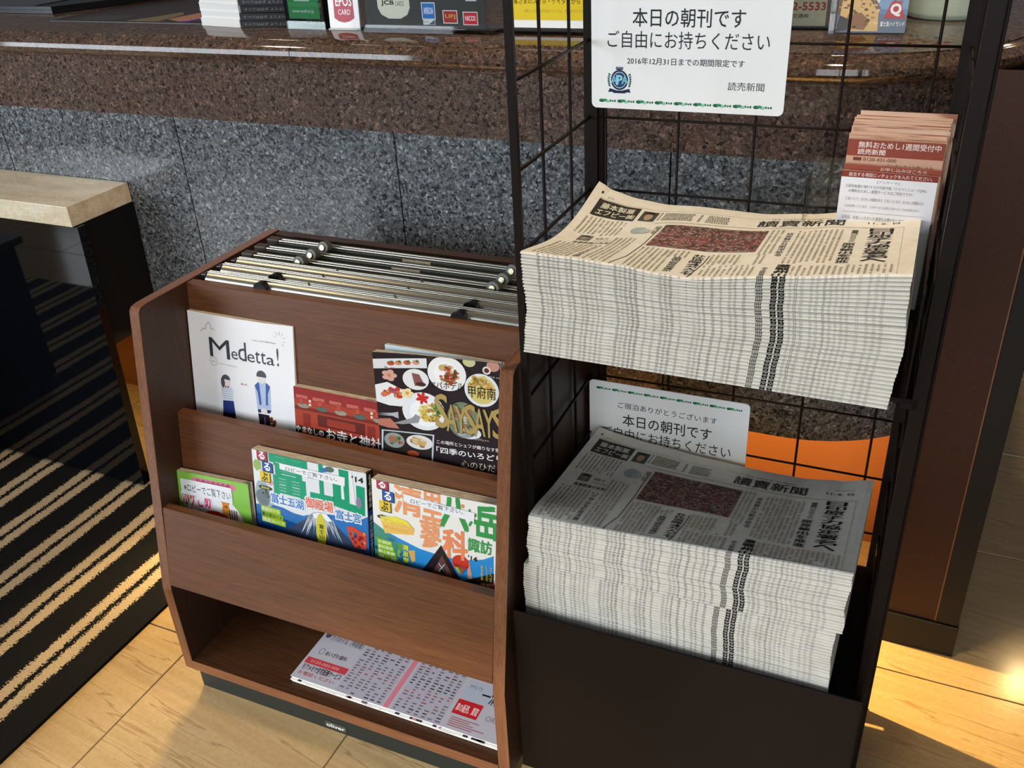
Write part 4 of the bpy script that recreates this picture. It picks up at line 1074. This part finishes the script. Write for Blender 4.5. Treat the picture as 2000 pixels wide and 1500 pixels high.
stack('lower', 55, .4666, -.2456, -.0145, .2835, (.2160, .2480, .1930, .1950),
      [(0, 0), (.406, 0)],
      [(0, 0), (.035, -.006), (.08, -.011), (.17, -.018), (.25, -.021), (.31, -.020), (.36, -.012), (.406, 0)],
      lambda u, v: 0.004*math.exp(-(u/.06)**2)*math.exp(-((v-.03)/.03)**2), lambda f: (-.010*(1-f)-(.006 if f < .62 else 0), -.014*(1-f)),
      ('top newspaper of the lower stack, its front page in shade', 'folded newspaper in the lower stack in the bin, '), 'newspapers stacked in the lower bin')

# ------------------------------------------------------------------ white notices hung on the mesh
def deco(k, x0, x1, y, n):
    rr = random.Random(2)
    st = (x1-x0)/n
    for i in range(n):
        a = x0+i*st
        k.disc(a+st*.20, y, st*.16, .0022, '1f6b45', 1, 9); k.disc(a+st*.36, y+.0006, st*.13, .0018, '3f8f62', 2, 9); k.disc(a+st*.52, y-.0006, st*.14, .0020, '9fd0b4', 1, 9)
        k.disc(a+st*.68, y+.0002, st*.05, .0016, '2a7a50', 1, 7); k.disc(a+st*.80, y-.0002, st*.05, .0014, '2a7a50', 1, 7); k.disc(a+st*.92, y, st*.05, .0016, '1f6b45', 1, 7)
def notice(name, label, loc, rot, full):
    t = thing(name, label, 'sign', loc, rot, 'white newspaper notices')
    w, h, r = .245, .175, .007
    P = []
    for cx, cy, a0 in ((w-r, h-r, 0), (r, h-r, PI/2), (r, r, PI), (w-r, r, 3*PI/2)):
        for i in range(6): a = a0+PI/2*i/5; P.append((cx+r*math.cos(a), cy+r*math.sin(a)))
    bm = bmesh.new(); prism(bm, P, 'y', 0, .0016); from_bm('board', bm, 'sign_white', t)
    k = Ink()
    G = '24282a'
    k.text('ご宿泊ありがとうございます', .0460, .1320, .1990, .1430, G, 1, 0)
    k.text('本日の朝刊です', .0540, .1010, .1920, .1225, G, 1, .008)
    k.text('ご自由にお持ちください', .0215, .0755, .2225, .0960, G, 1, .006)
    k.text('2016年12月31日までの期間限定です', .0475, .0560, .1945, .0645, G, 1, .008)
    k.text('読売新聞', .1760, .0285, .2200, .0385, G, 1, .002)
    # hotel crest
    cx, cy = .0375, .0360
    k.ring(cx, cy, .0115, .0022, '1c2c4a', 1, 22, .0125); k.disc(cx, cy, .0085, .0095, '25507c', 2, 20); k.text('APA', cx-.0115, cy-.0045, cx+.0115, cy+.0055, '7fc4d8', 3, .03)
    k.text('P', cx-.004, cy-.006, cx+.004, cy+.006, 'a8dcec', 4, .02)
    for i in range(5): a = PI/2+(i-2)*.32; k.disc(cx+.004*(i-2)*.5, cy+.0150, .0008, .0016, '28344a', 1, 6)
    k.rect(cx-.0045, cy+.0125, cx+.0045, cy+.0140, '28344a', 1)
    for s in (-1, 1):
        for i in range(6): a = -.9+i*.35; k.disc(cx+s*(.0135+.001*math.cos(a*2)), cy+.008*a, .0020, .0012, '3c6a6a', 1, 6, 0, 2*PI, s*.7)
        k.poly([(cx+s*.004, cy-.013), (cx+s*.013, cy-.0105), (cx+s*.015, cy-.0155), (cx+s*.011, cy-.0150), (cx+s*.004, cy-.0165)], '22324e', 2)
    k.rect(cx-.008, cy-.0165, cx+.008, cy-.0130, '22324e', 3)
    deco(k, .0090, .2320, .0095, 9); deco(k, .0100, .2350, .1625, 9)
    k.build('lettering', 'print_gloss', t, lambda u, v, hh: (u, -.00015-hh, v))
    for x in (.05, .195):
        bm = bmesh.new(); box(bm, x-.003, .0016, .150, x+.003, .009, .158); from_bm('hook', bm, 'alu', t)
MT['sign_white'] = mat('sign_board', 'f8f9f5', .3, .4)
notice('notice_board', 'white newspaper notice hanging high on the mesh above the upper stack', (.4487, .0375, .9665), (0, 0, WTH), True)
notice('notice_board', 'white newspaper notice half hidden behind the lower stack', (.4420, .0375, .3795), (0, 0, WTH), False)

# ------------------------------------------------------------------ flyer holder on the mesh
def flyers():
    c = WTH
    t = thing('flyer_holder', 'clear acrylic flyer holder hanging at the right of the mesh', 'flyer holder', (.735, .046, .745), (0, 0, c))
    def B(n, a, b, m='acrylic'): return boxo(n, a, b, m, t)
    B('back_plate', (0, -.003, 0), (.160, -.0005, .175)); B('front_plate', (0, -.062, 0), (.160, -.060, .110)); B('side_plate', (0, -.060, 0), (.002, -.003, .160)); B('side_plate', (.158, -.060, 0), (.160, -.003, .160)); B('base_plate', (0, -.060, 0), (.160, -.003, .002))
    # cards: pack of brown-headed cards, each its own
    cw, ch = .1045, .205
    first = None
    N = 22
    for i in range(N):
        yy = .038-i*.0017; dz = .222-i*.00085-(.0035 if i > 12 else 0)
        o = thing('survey_card', 'reddish brown card in the holder, '+ordinal(N-i)+' from the front of its pack', 'card', (.7785+R.uniform(-.001, .001)-.0004*i*.3, yy, .752), (-.03, R.uniform(-.004, .004), c), 'reddish brown cards in the flyer holder')
        if first is None:
            bm = bmesh.new(); box(bm, 0, -.0013, 0, cw, 0, .222); me = from_bm('sheet', bm, 'card_brown', o); first = me
        else:
            me = first.copy(); C.objects.link(me); me.parent = o
        me.scale = (1, 1, dz/.222)
        if i < 2: me.data = me.data.copy() if i == 0 else me.data
        if i == 0: o.location.x += .004; me.scale = (1, 1, 1.018)
    def sheet(name, label, loc, rot, w, h, bg, fn, cat='flyer'):
        o = thing(name, label, cat, loc, rot)
        bm = bmesh.new(); box(bm, 0, -.0003, 0, w, .0002, h); from_bm('sheet', bm, 'paper_w' if bg == 'w' else 'card_brown', o)
        k = Ink(); fn(k, w, h); k.build('print', 'print_gloss', o, lambda u, v, hh: (u, -.0004-hh, v))
    def brown(k, w, h):
        k.rect(0, 0, w, h, 'd8a88c', 1, 2, 2); k.rect(0, h-.019, w, h, '96402e', 2, 2, 1)
        k.text('無料おためし1週間受付中', .012, h-.0095, w-.004, h-.002, 'f0dcd0', 3, .02); k.text('読売新聞', .012, h-.017, .042, h-.0105, 'f0dcd0', 3, .02)
        k.rect(.008, h-.0245, .017, h-.0205, '7a3a2a', 3); k.text('0120-431-000', .019, h-.0245, .055, h-.0205, '7a3a2a', 3, .01); k.text('インターネット申し込み', .045, h-.031, .095, h-.0265, '8a4a38', 3, .01)
        k.rect(.060, h-.045, .098, h-.040, '6a3a20', 3); k.text('ハガキでのお申し込み', .063, h-.0440, .095, h-.041, 'e8c8a0', 4)
        k.disc(.012, h-.034, .005, .004, 'f0d8c8', 3, 12); k.text('はい', .010, h-.0355, .016, h-.0325, '7a3a2a', 4)
    sheet('flyer', 'salmon trial offer flyer with a brown heading in the holder', (.7760, -.0010, .755), (-.02, .0, c), .1040, .200, 'b', brown)
    def brown2(k, w, h):
        k.rect(0, 0, w, h, 'e2bda2', 1, 2, 2); k.rect(0, h-.007, w, h, 'a04a34', 2, 2, 1); k.text('お申し込みはこちら', .04, h-.006, .09, h-.0015, 'f0dcd0', 3)
    sheet('flyer', 'pale salmon flyer strip tilted just behind the white survey flyer', (.7735, -.0055, .755), (-.02, .012, c), .1050, .1725, 'b', brown2)
    def white(k, w, h):
        k.rect(0, 0, w, h, 'f1eff0', 1, 3, 3); k.rect(0, h-.0075, w, h, '8a3026', 2, 2, 1); k.text('該当する項目に✓チェックを入れてください。', .008, h-.0062, w-.006, h-.0015, 'f0dcd0', 3, .01)
        k.text('[アンケート]', .040, h-.0135, .064, h-.0100, '55484a', 2); k.text('①読売新聞が発行する日刊英字紙「ジャパンニューズ(JN)」', .006, h-.0205, w-.010, h-.0160, '4a4648', 2)
        k.text('の無料おためし1週間サービスはご存知ですか?', .010, h-.0255, w-.024, h-.0215, '4a4648', 2)
        k.text('□ 知っていて、おためしの経験がある   □ 知っているが、おためしの経験はない', .008, h-.0350, w-.010, h-.0310, '6a6668', 2); k.text('□ JNは知っているが、このサービスは知らなかった  □ JNを知らない', .008, h-.0440, w-.014, h-.0400, '6a6668', 2)
        k.line([(.006, h-.049), (w-.008, h-.049)], .0004, '8a8688', 2); k.text('②今回、お試しいただいた感想をお聞かせください。', .006, h-.0580, w-.024, h-.0535, '4a4648', 2)
        k.line([(.09, h-.145), (.09, h-.10)], .0004, '55484a', 2)
    sheet('survey_flyer', 'white survey flyer at the front of the holder behind the upper stack', (.7745, -.0105, .757), (-.02, 0, c), .1040, .1640, 'w', white)
MT['card_brown'] = mat('salmon_card', 'c08a70', .6, .2)
_n = noise(MT['card_brown'], coords(MT['card_brown'], (1, 700, 1)), 1, 2); tocol(MT['card_brown'], ramp(MT['card_brown'], _n, [(.36, 'a06a54'), (.46, 'd8b296'), (.6, 'e0bea4')]))
flyers()

# ------------------------------------------------------------------ things on the countertop
ZC = 1.0
def counter_items():
    # dark writing tray, far left
    t = thing('writing_tray', 'dark glossy tray at the left end of the countertop', 'tray', (-1.30, .47, ZC), (0, 0, 0))
    P = [(-.55, -.005), (.315, .0), (.40, .16), (.66, .62), (-.55, .62)]
    bm = bmesh.new(); prism(bm, P, 'z', .001, .008); from_bm('plate', bm, 'black_plastic', t)
    bm = bmesh.new(); prism(bm, [(-.55, .0), (.31, .004), (.65, .61), (.63, .61), (.295, .016), (-.55, .012)], 'z', .008, .015); from_bm('rim', bm, 'black_plastic', t)
    bm = bmesh.new(); box(bm, -.5, .03, .008, .20, .45, .0095); from_bm('blotter', bm, 'tray_felt', t)
    # picture card lying under a clear mat
    t = thing('picture_card', 'dark picture card with a hand and purple pen lying beside the books', 'card', (-.90, .385, ZC), (0, 0, .0))
    bm = bmesh.new(); box(bm, 0, 0, .0, .44, .30, .0012); from_bm('sheet', bm, 'black_plastic', t)
    k = Ink(); k.rect(0, 0, .44, .30, '3a2a24', 1, 2, 2); k.poly([(.29, .04), (.34, .015), (.40, .06), (.42, .16), (.36, .20), (.30, .12)], 'c88c6a', 2); k.disc(.38, .17, .06, .045, 'd09c78', 2, 14)
    k.poly([(.352, 0.0), (.365, 0.002), (.385, .14), (.37, .145)], '6a3aa0', 3); k.poly([(.20, .01), (.23, .06), (.25, .13), (.28, .10), (.29, .01)], '8a7a50', 2); k.poly([(.04, .01), (.18, .01), (.17, .08), (.05, .07)], '4a4038', 2)
    k.build('picture', 'print_gloss', t, lambda u, v, h: (u, v, .0013+h))
    # stack of white books with black covers
    ords = ['lowest', 'second lowest', 'middle', 'second highest', 'topmost']
    for i in range(5):
        t = thing('paperback', ords[i]+' white book in the pile left of the black books', 'book', (-.4770+R.uniform(-.002, .002)+.002*i, .3720+R.uniform(-.002, .002), ZC+.0003+i*.0142), (0, 0, -.15+R.uniform(-.02, .02)), 'white books piled on the countertop')
        bm = bmesh.new(); box(bm, .0006, .0006, .0007, .1075, .150, .0131); from_bm('pages', bm, 'paper_w', t)
        bm = bmesh.new(); box(bm, 0, 0, 0, .108, .152, .0007); box(bm, 0, 0, .0131, .108, .152, .0138); from_bm('cover', bm, 'sign_white', t)
        t = thing('paperback', ords[i]+' black book in the pile beside the acrylic donation box', 'book', (-.3660+R.uniform(-.002, .002)+.001*i, .3545+R.uniform(-.002, .002), ZC+.0003+i*.0130), (0, 0, .20+R.uniform(-.02, .02)), 'black books piled on the countertop')
        bm = bmesh.new(); box(bm, .001, .0012, .0006, .1000, .150, .0120); from_bm('pages', bm, 'paper_w', t)
        bm = bmesh.new(); box(bm, 0, 0, 0, .101, .0012, .0126); box(bm, 0, .0, 0, .101, .152, .0006); box(bm, 0, .0, .0120, .101, .152, .0126); from_bm('cover', bm, 'black_plastic', t)
        k = Ink(); k.text('すべては必ず よりよい', .008, .0035, .094, .0085, '8a8a8a', 1); k.build('lettering', 'print_gloss', t, lambda u, v, h: (u, -.0003-h, v))
    ROT = 0.0
    def acryl(t, w, d, h, m='acrylic'):
        boxo('front_plate', (0, 0, .0), (w, .0018, h), m, t); boxo('back_plate', (0, d, .0), (w, d+.0018, h*1.3), m, t)
        boxo('side_plate', (0, .0018, .002), (.0018, d, h), m, t); boxo('side_plate', (w-.0018, .0018, .002), (w, d, h), m, t); boxo('base_plate', (0, .0018, 0), (w, d, .002), m, t)
    # donation box with green leaflet
    t = thing('donation_box', 'clear acrylic box with a green leaflet next to the black books', 'box', (-.2620, .3560, ZC), (0, 0, -.03))
    acryl(t, .086, .060, .120, 'acrylic_green')
    k = Ink(); k.rect(.007, .018, .076, .110, '279a4e', 1, 2, 2); k.poly([(.020, .052), (.024, .048), (.056, .048), (.060, .052), (.060, .10), (.020, .10)], 'f2f5f0', 2); k.text('www.wwf.or.jp', .016, .0265, .064, .0345, 'f2f5f0', 2, .01); k.line([(.010, .044), (.073, .044)], .0005, '8fd0a0', 2); k.line([(.010, .041), (.073, .041)], .0005, '8fd0a0', 2)
    k.build('leaflet', 'print_gloss', t, lambda u, v, h: (u, .0024-h*.5, v))
    bm = bmesh.new()
    for q in range(7): cyl(bm, (.02+q*.009, .03, .0025+.0015*(q % 2)), (.02+q*.009, .032, .0045+.0015*(q % 2)), .008, 14)
    from_bm('coins', bm, 'alu', t)
    # white card sign with red logo
    t = thing('card_sign', 'white card payment sign with a red label and white lettering', 'sign', (-.1680, .3580, ZC), (0, 0, .04))
    boxo('base_plate', (0, -.006, 0), (.060, .030, .003), 'acrylic', t)
    bm = bmesh.new(); prism(bm, [(0, 0), (.062, 0), (.062, .13), (0, .13)], 'y', 0, .004); s = from_bm('board', bm, 'sign_white', t); s.rotation_euler = (-.06, 0, 0)
    k = Ink(); k.poly([(.011, .020), (.020, .0145), (.031, .0125), (.042, .0145), (.052, .020), (.050, .10), (.013, .10)], 'b0283c', 1); k.text('EPOS', .016, .040, .049, .056, 'f8f4f4', 2, .02); k.text('CARD', .020, .0255, .045, .0345, 'f8f4f4', 2, .0)
    k.build('print', 'print_gloss', s, lambda u, v, h: (u, -.0002-h, v))
    # acrylic stand with card company marks
    t = thing('payment_stand', 'wide acrylic stand with a dark insert of payment card logos', 'sign stand', (-.0860, .3450, ZC), (0, 0, .0))
    boxo('base_plate', (0, -.004, 0), (.256, .060, .007), 'acrylic', t); boxo('front_plate', (0, .0, .007), (.244, .002, .16), 'acrylic', t)
    boxo('insert', (.004, .0022, .009), (.238, .0035, .16), 'insert_dark', t)
    k = Ink()
    k.poly([(.030, .10), (.030, .040), (.036, .029), (.050, .0225), (.074, .0225), (.088, .029), (.094, .040), (.094, .10)], 'e4e2d2', 1)
    k.text('JCB', .038, .043, .063, .052, '181818', 2, .04); k.text('CARDS', .066, .043, .083, .051, '2a2a2a', 2, .0)
    def logo(x0, y0, x1, y1, c, tx=None, tc='ffffff'):
        k.rect(x0-.0014, y0-.0014, x1+.0014, y1+.0014, 'f4f4f4', 1); k.rect(x0, y0, x1, y1, c, 2)
        if tx: k.text(tx, x0+(x1-x0)*.12, y0+(y1-y0)*.3, x1-(x1-x0)*.12, y0+(y1-y0)*.72, tc, 3, .02)
    logo(.118, .0235, .1415, .048, '1f7ac8', 'AMERICAN'); k.rect(.118, .0135, .1415, .0225, 'f0f0f0', 1); k.poly([(.128, .0140), (.1405, .0140), (.1405, .0215)], '3a5a7a', 2); k.text('Card', .119, .0165, .129, .020, '3a5a7a', 3)
    logo(.1585, .0175, .1835, .036, 'b02a24', 'UFJ', 'f0c050'); logo(.1965, .0155, .2215, .034, 'd02430', 'NICOS')
    k.rect(.119, .054, .1445, .070, 'f2f2f2', 1); k.disc(.169, .063, .0085, .0085, '3a3488', 1, 18); k.disc(.169, .064, .006, .006, 'd8d8e8', 2, 16); k.rect(.202, .052, .2220, .072, 'e8e8e8', 1); k.text('UnionPay', .2035, .056, .2205, .060, '6a6a6a', 2)
    k.build('logos', 'print_gloss', t, lambda u, v, h: (u, .0020-h*.4, v))
    # yellow phone card stand
    t = thing('phone_sign', 'yellow sign about mobile phones standing behind the wire rack', 'sign stand', (.1830, .3560, ZC), (0, 0, .02))
    boxo('base_plate', (0, -.008, 0), (.145, .050, .006), 'acrylic', t); bm = bmesh.new(); box(bm, 0, 0, .0105, .143, .002, .120); s = from_bm('board', bm, 'sign_white', t)
    k = Ink(); k.rect(.002, .0225, .141, .0810, 'e8cc28', 1, 3, 2); k.text('お客さまのスマホ・ケイタイから', .009, .047, .132, .0565, '5a4010', 2, .01); k.text('※詳しいお支払方法については、係員までどうぞ', .035, .034, .139, .0395, 'b89a30', 2); k.rect(.002, .082, .141, .118, 'f4f4f2', 1)
    k.build('print', 'print_gloss', s, lambda u, v, h: (u, -.0002-h, v))
    # taxi phone number card
    t = thing('taxi_card', 'cream card with red phone numbers in an acrylic stand', 'sign stand', (.5760, .4420, ZC), (0, 0, .05))
    boxo('front_plate', (0, -.0015, .0), (.120, 0, .13), 'acrylic', t); boxo('base_plate', (0, 0, 0), (.120, .05, .003), 'acrylic', t)
    bm = bmesh.new(); box(bm, .004, .0005, .006, .108, .0015, .13, bev=.0004); s = from_bm('board', bm, 'sign_white', t)
    k = Ink(); k.rect(.004, .006, .108, .128, 'dcd2b8', 1, 2, 2); k.text('58-5533', .048, .046, .106, .0575, 'c03a30', 2, .03); k.text('52-5533', .048, .029, .106, .0405, 'c03a30', 2, .03); k.text('一交通㈱', .050, .0175, .082, .0240, '3a342c', 2, .01); k.text('のご用命は', .055, .062, .105, .0685, '3a342c', 2, .01)
    k.build('print', 'print_gloss', s, lambda u, v, h: (u, .0003-h, v))
    # mountain leaflet
    t = thing('park_leaflet', 'leaflet with a snowy mountain and a red badge with letter Q', 'leaflet', (.7030, .4180, ZC), (-.10, 0, .06))
    bm = bmesh.new(); box(bm, 0, 0, .002, .098, .004, .130); from_bm('sheets', bm, 'paper_w', t)
    k = Ink(); k.rect(0, .002, .098, .130, '5e86b4', 1, 3, 3); k.poly([(.035, .052), (.062, .090), (.070, .098), (.098, .06), (.098, .035), (.05, .035)], '7c9cc4', 2); k.poly([(.050, .075), (.066, .098), (.072, .096), (.066, .070), (.058, .045), (.045, .030), (.040, .050)], 'dfe3e2', 3); k.poly([(.066, .070), (.072, .096), (.080, .080), (.075, .060)], 'b8c4d0', 4)
    k.rect(0, .002, .098, .028, '5c6e86', 2, 2, 1); k.poly([(0, .060), (.020, .075), (.048, .055), (.058, .040), (.05, .03), (0, .03)], '6a4c38', 4)
    k.poly([(.004, .020), (.006, .052), (.018, .060), (.030, .050), (.045, .047), (.058, .030), (.060, .004), (.020, .004)], 'd8b26a', 5); k.poly([(.012, .008), (.016, .028), (.034, .030), (.048, .018), (.040, .006)], '8a5a26', 6); k.poly([(0, .003), (.016, .006), (.020, .020), (.004, .026)], '2c2824', 7)
    rr = random.Random(12)
    for q in range(60): a, b = rr.uniform(.002, .058), rr.uniform(.004, .072); k.disc(a, b, rr.uniform(.001, .004), rr.uniform(.001, .003), rr.choice(['d8b26a', 'e8c888', '8a5a26', '5a3c24', '3a2a20', 'b88a4a', '7a5a48']) if b < .05 else rr.choice(['5a4036', '7a5c4a', '8a7060']), 6, 6)
    for q in range(30): a = rr.uniform(.045, .095); b = rr.uniform(.03, .12); k.disc(a, b, .002, rr.uniform(.003, .007), rr.choice(['6c8cba', 'a8bcd4', '4a6c9c', 'd8dee2']), 4, 6)
    for q in range(8): a = .004+q*.006; k.poly([(a, .052+.002*(q % 2)), (a+.004, .052), (a+.006, .074-.002*q)], '54342a', 6)
    k.poly([(.066, .022), (.096, .022), (.090, .036), (.087, .046), (.075, .046), (.071, .036)], 'b01c28', 6); k.text('Q', .0745, .0255, .0885, .0420, 'f6f2f0', 7, .05); k.text('富士急ハイランド', .0625, .0110, .0960, .0180, 'eef0f0', 6, .02)
    k.build('print', 'print_gloss', t, lambda u, v, h: (u, -.0001-h, v))
    boxo('holder_plate', (-.010, -.003, 0), (-.002, .03, .12), 'acrylic', t)
    # pale oval canister
    t = thing('pale_tub', 'pale mint round tub with a printed label at the right end of the countertop', 'tub', (.855, .605, ZC))
    bm = bmesh.new(); N = 40; prof = [(.060, 0.0), (.0665, .0035), (.0675, .010), (.0680, .12), (.0685, .16), (.0655, .16), (.064, .02), (.0, .018)]
    rows = [[bm.verts.new((r*math.cos(2*PI*i/N), r*math.sin(2*PI*i/N)*.9, z)) for i in range(N)] for r, z in prof]
    for a, b in zip(rows, rows[1:]):
        for i in range(N): bm.faces.new((a[i], a[(i+1) % N], b[(i+1) % N], b[i]))
    bm.faces.new(rows[0]); bmesh.ops.remove_doubles(bm, verts=bm.verts, dist=1e-5); from_bm('body', bm, 'mint', t, True)
    k = Ink(); rr = random.Random(4)
    for q in range(26): k.disc(rr.uniform(-.55, .35), rr.uniform(.055, .10), rr.uniform(.04, .14), rr.uniform(.003, .008), rr.choice(['8a5a3c', 'c89a70', '5a4a3a', 'b8a078', '5a7aa0', 'a03a30']), 2+q % 3, 9)
    k.rect(-.62, .042, -.32, .049, '3f7a80', 2); k.rect(.02, .044, .14, .050, '5a7aa0', 2)
    k.build('label', 'print_gloss', t, lambda u, v, h: ((.0680+h)*math.cos(u-1.75), (.0680+h)*.9*math.sin(u-1.75), v))
MT['tray_felt'] = mat('dark_green_blotter', '24261c', .12, .5)
MT['insert_dark'] = mat('dark_insert', '3c3a34', .35, .4)
MT['mint'] = mat('pale_mint_enamel', 'bccab8', .3, .4)
counter_items()
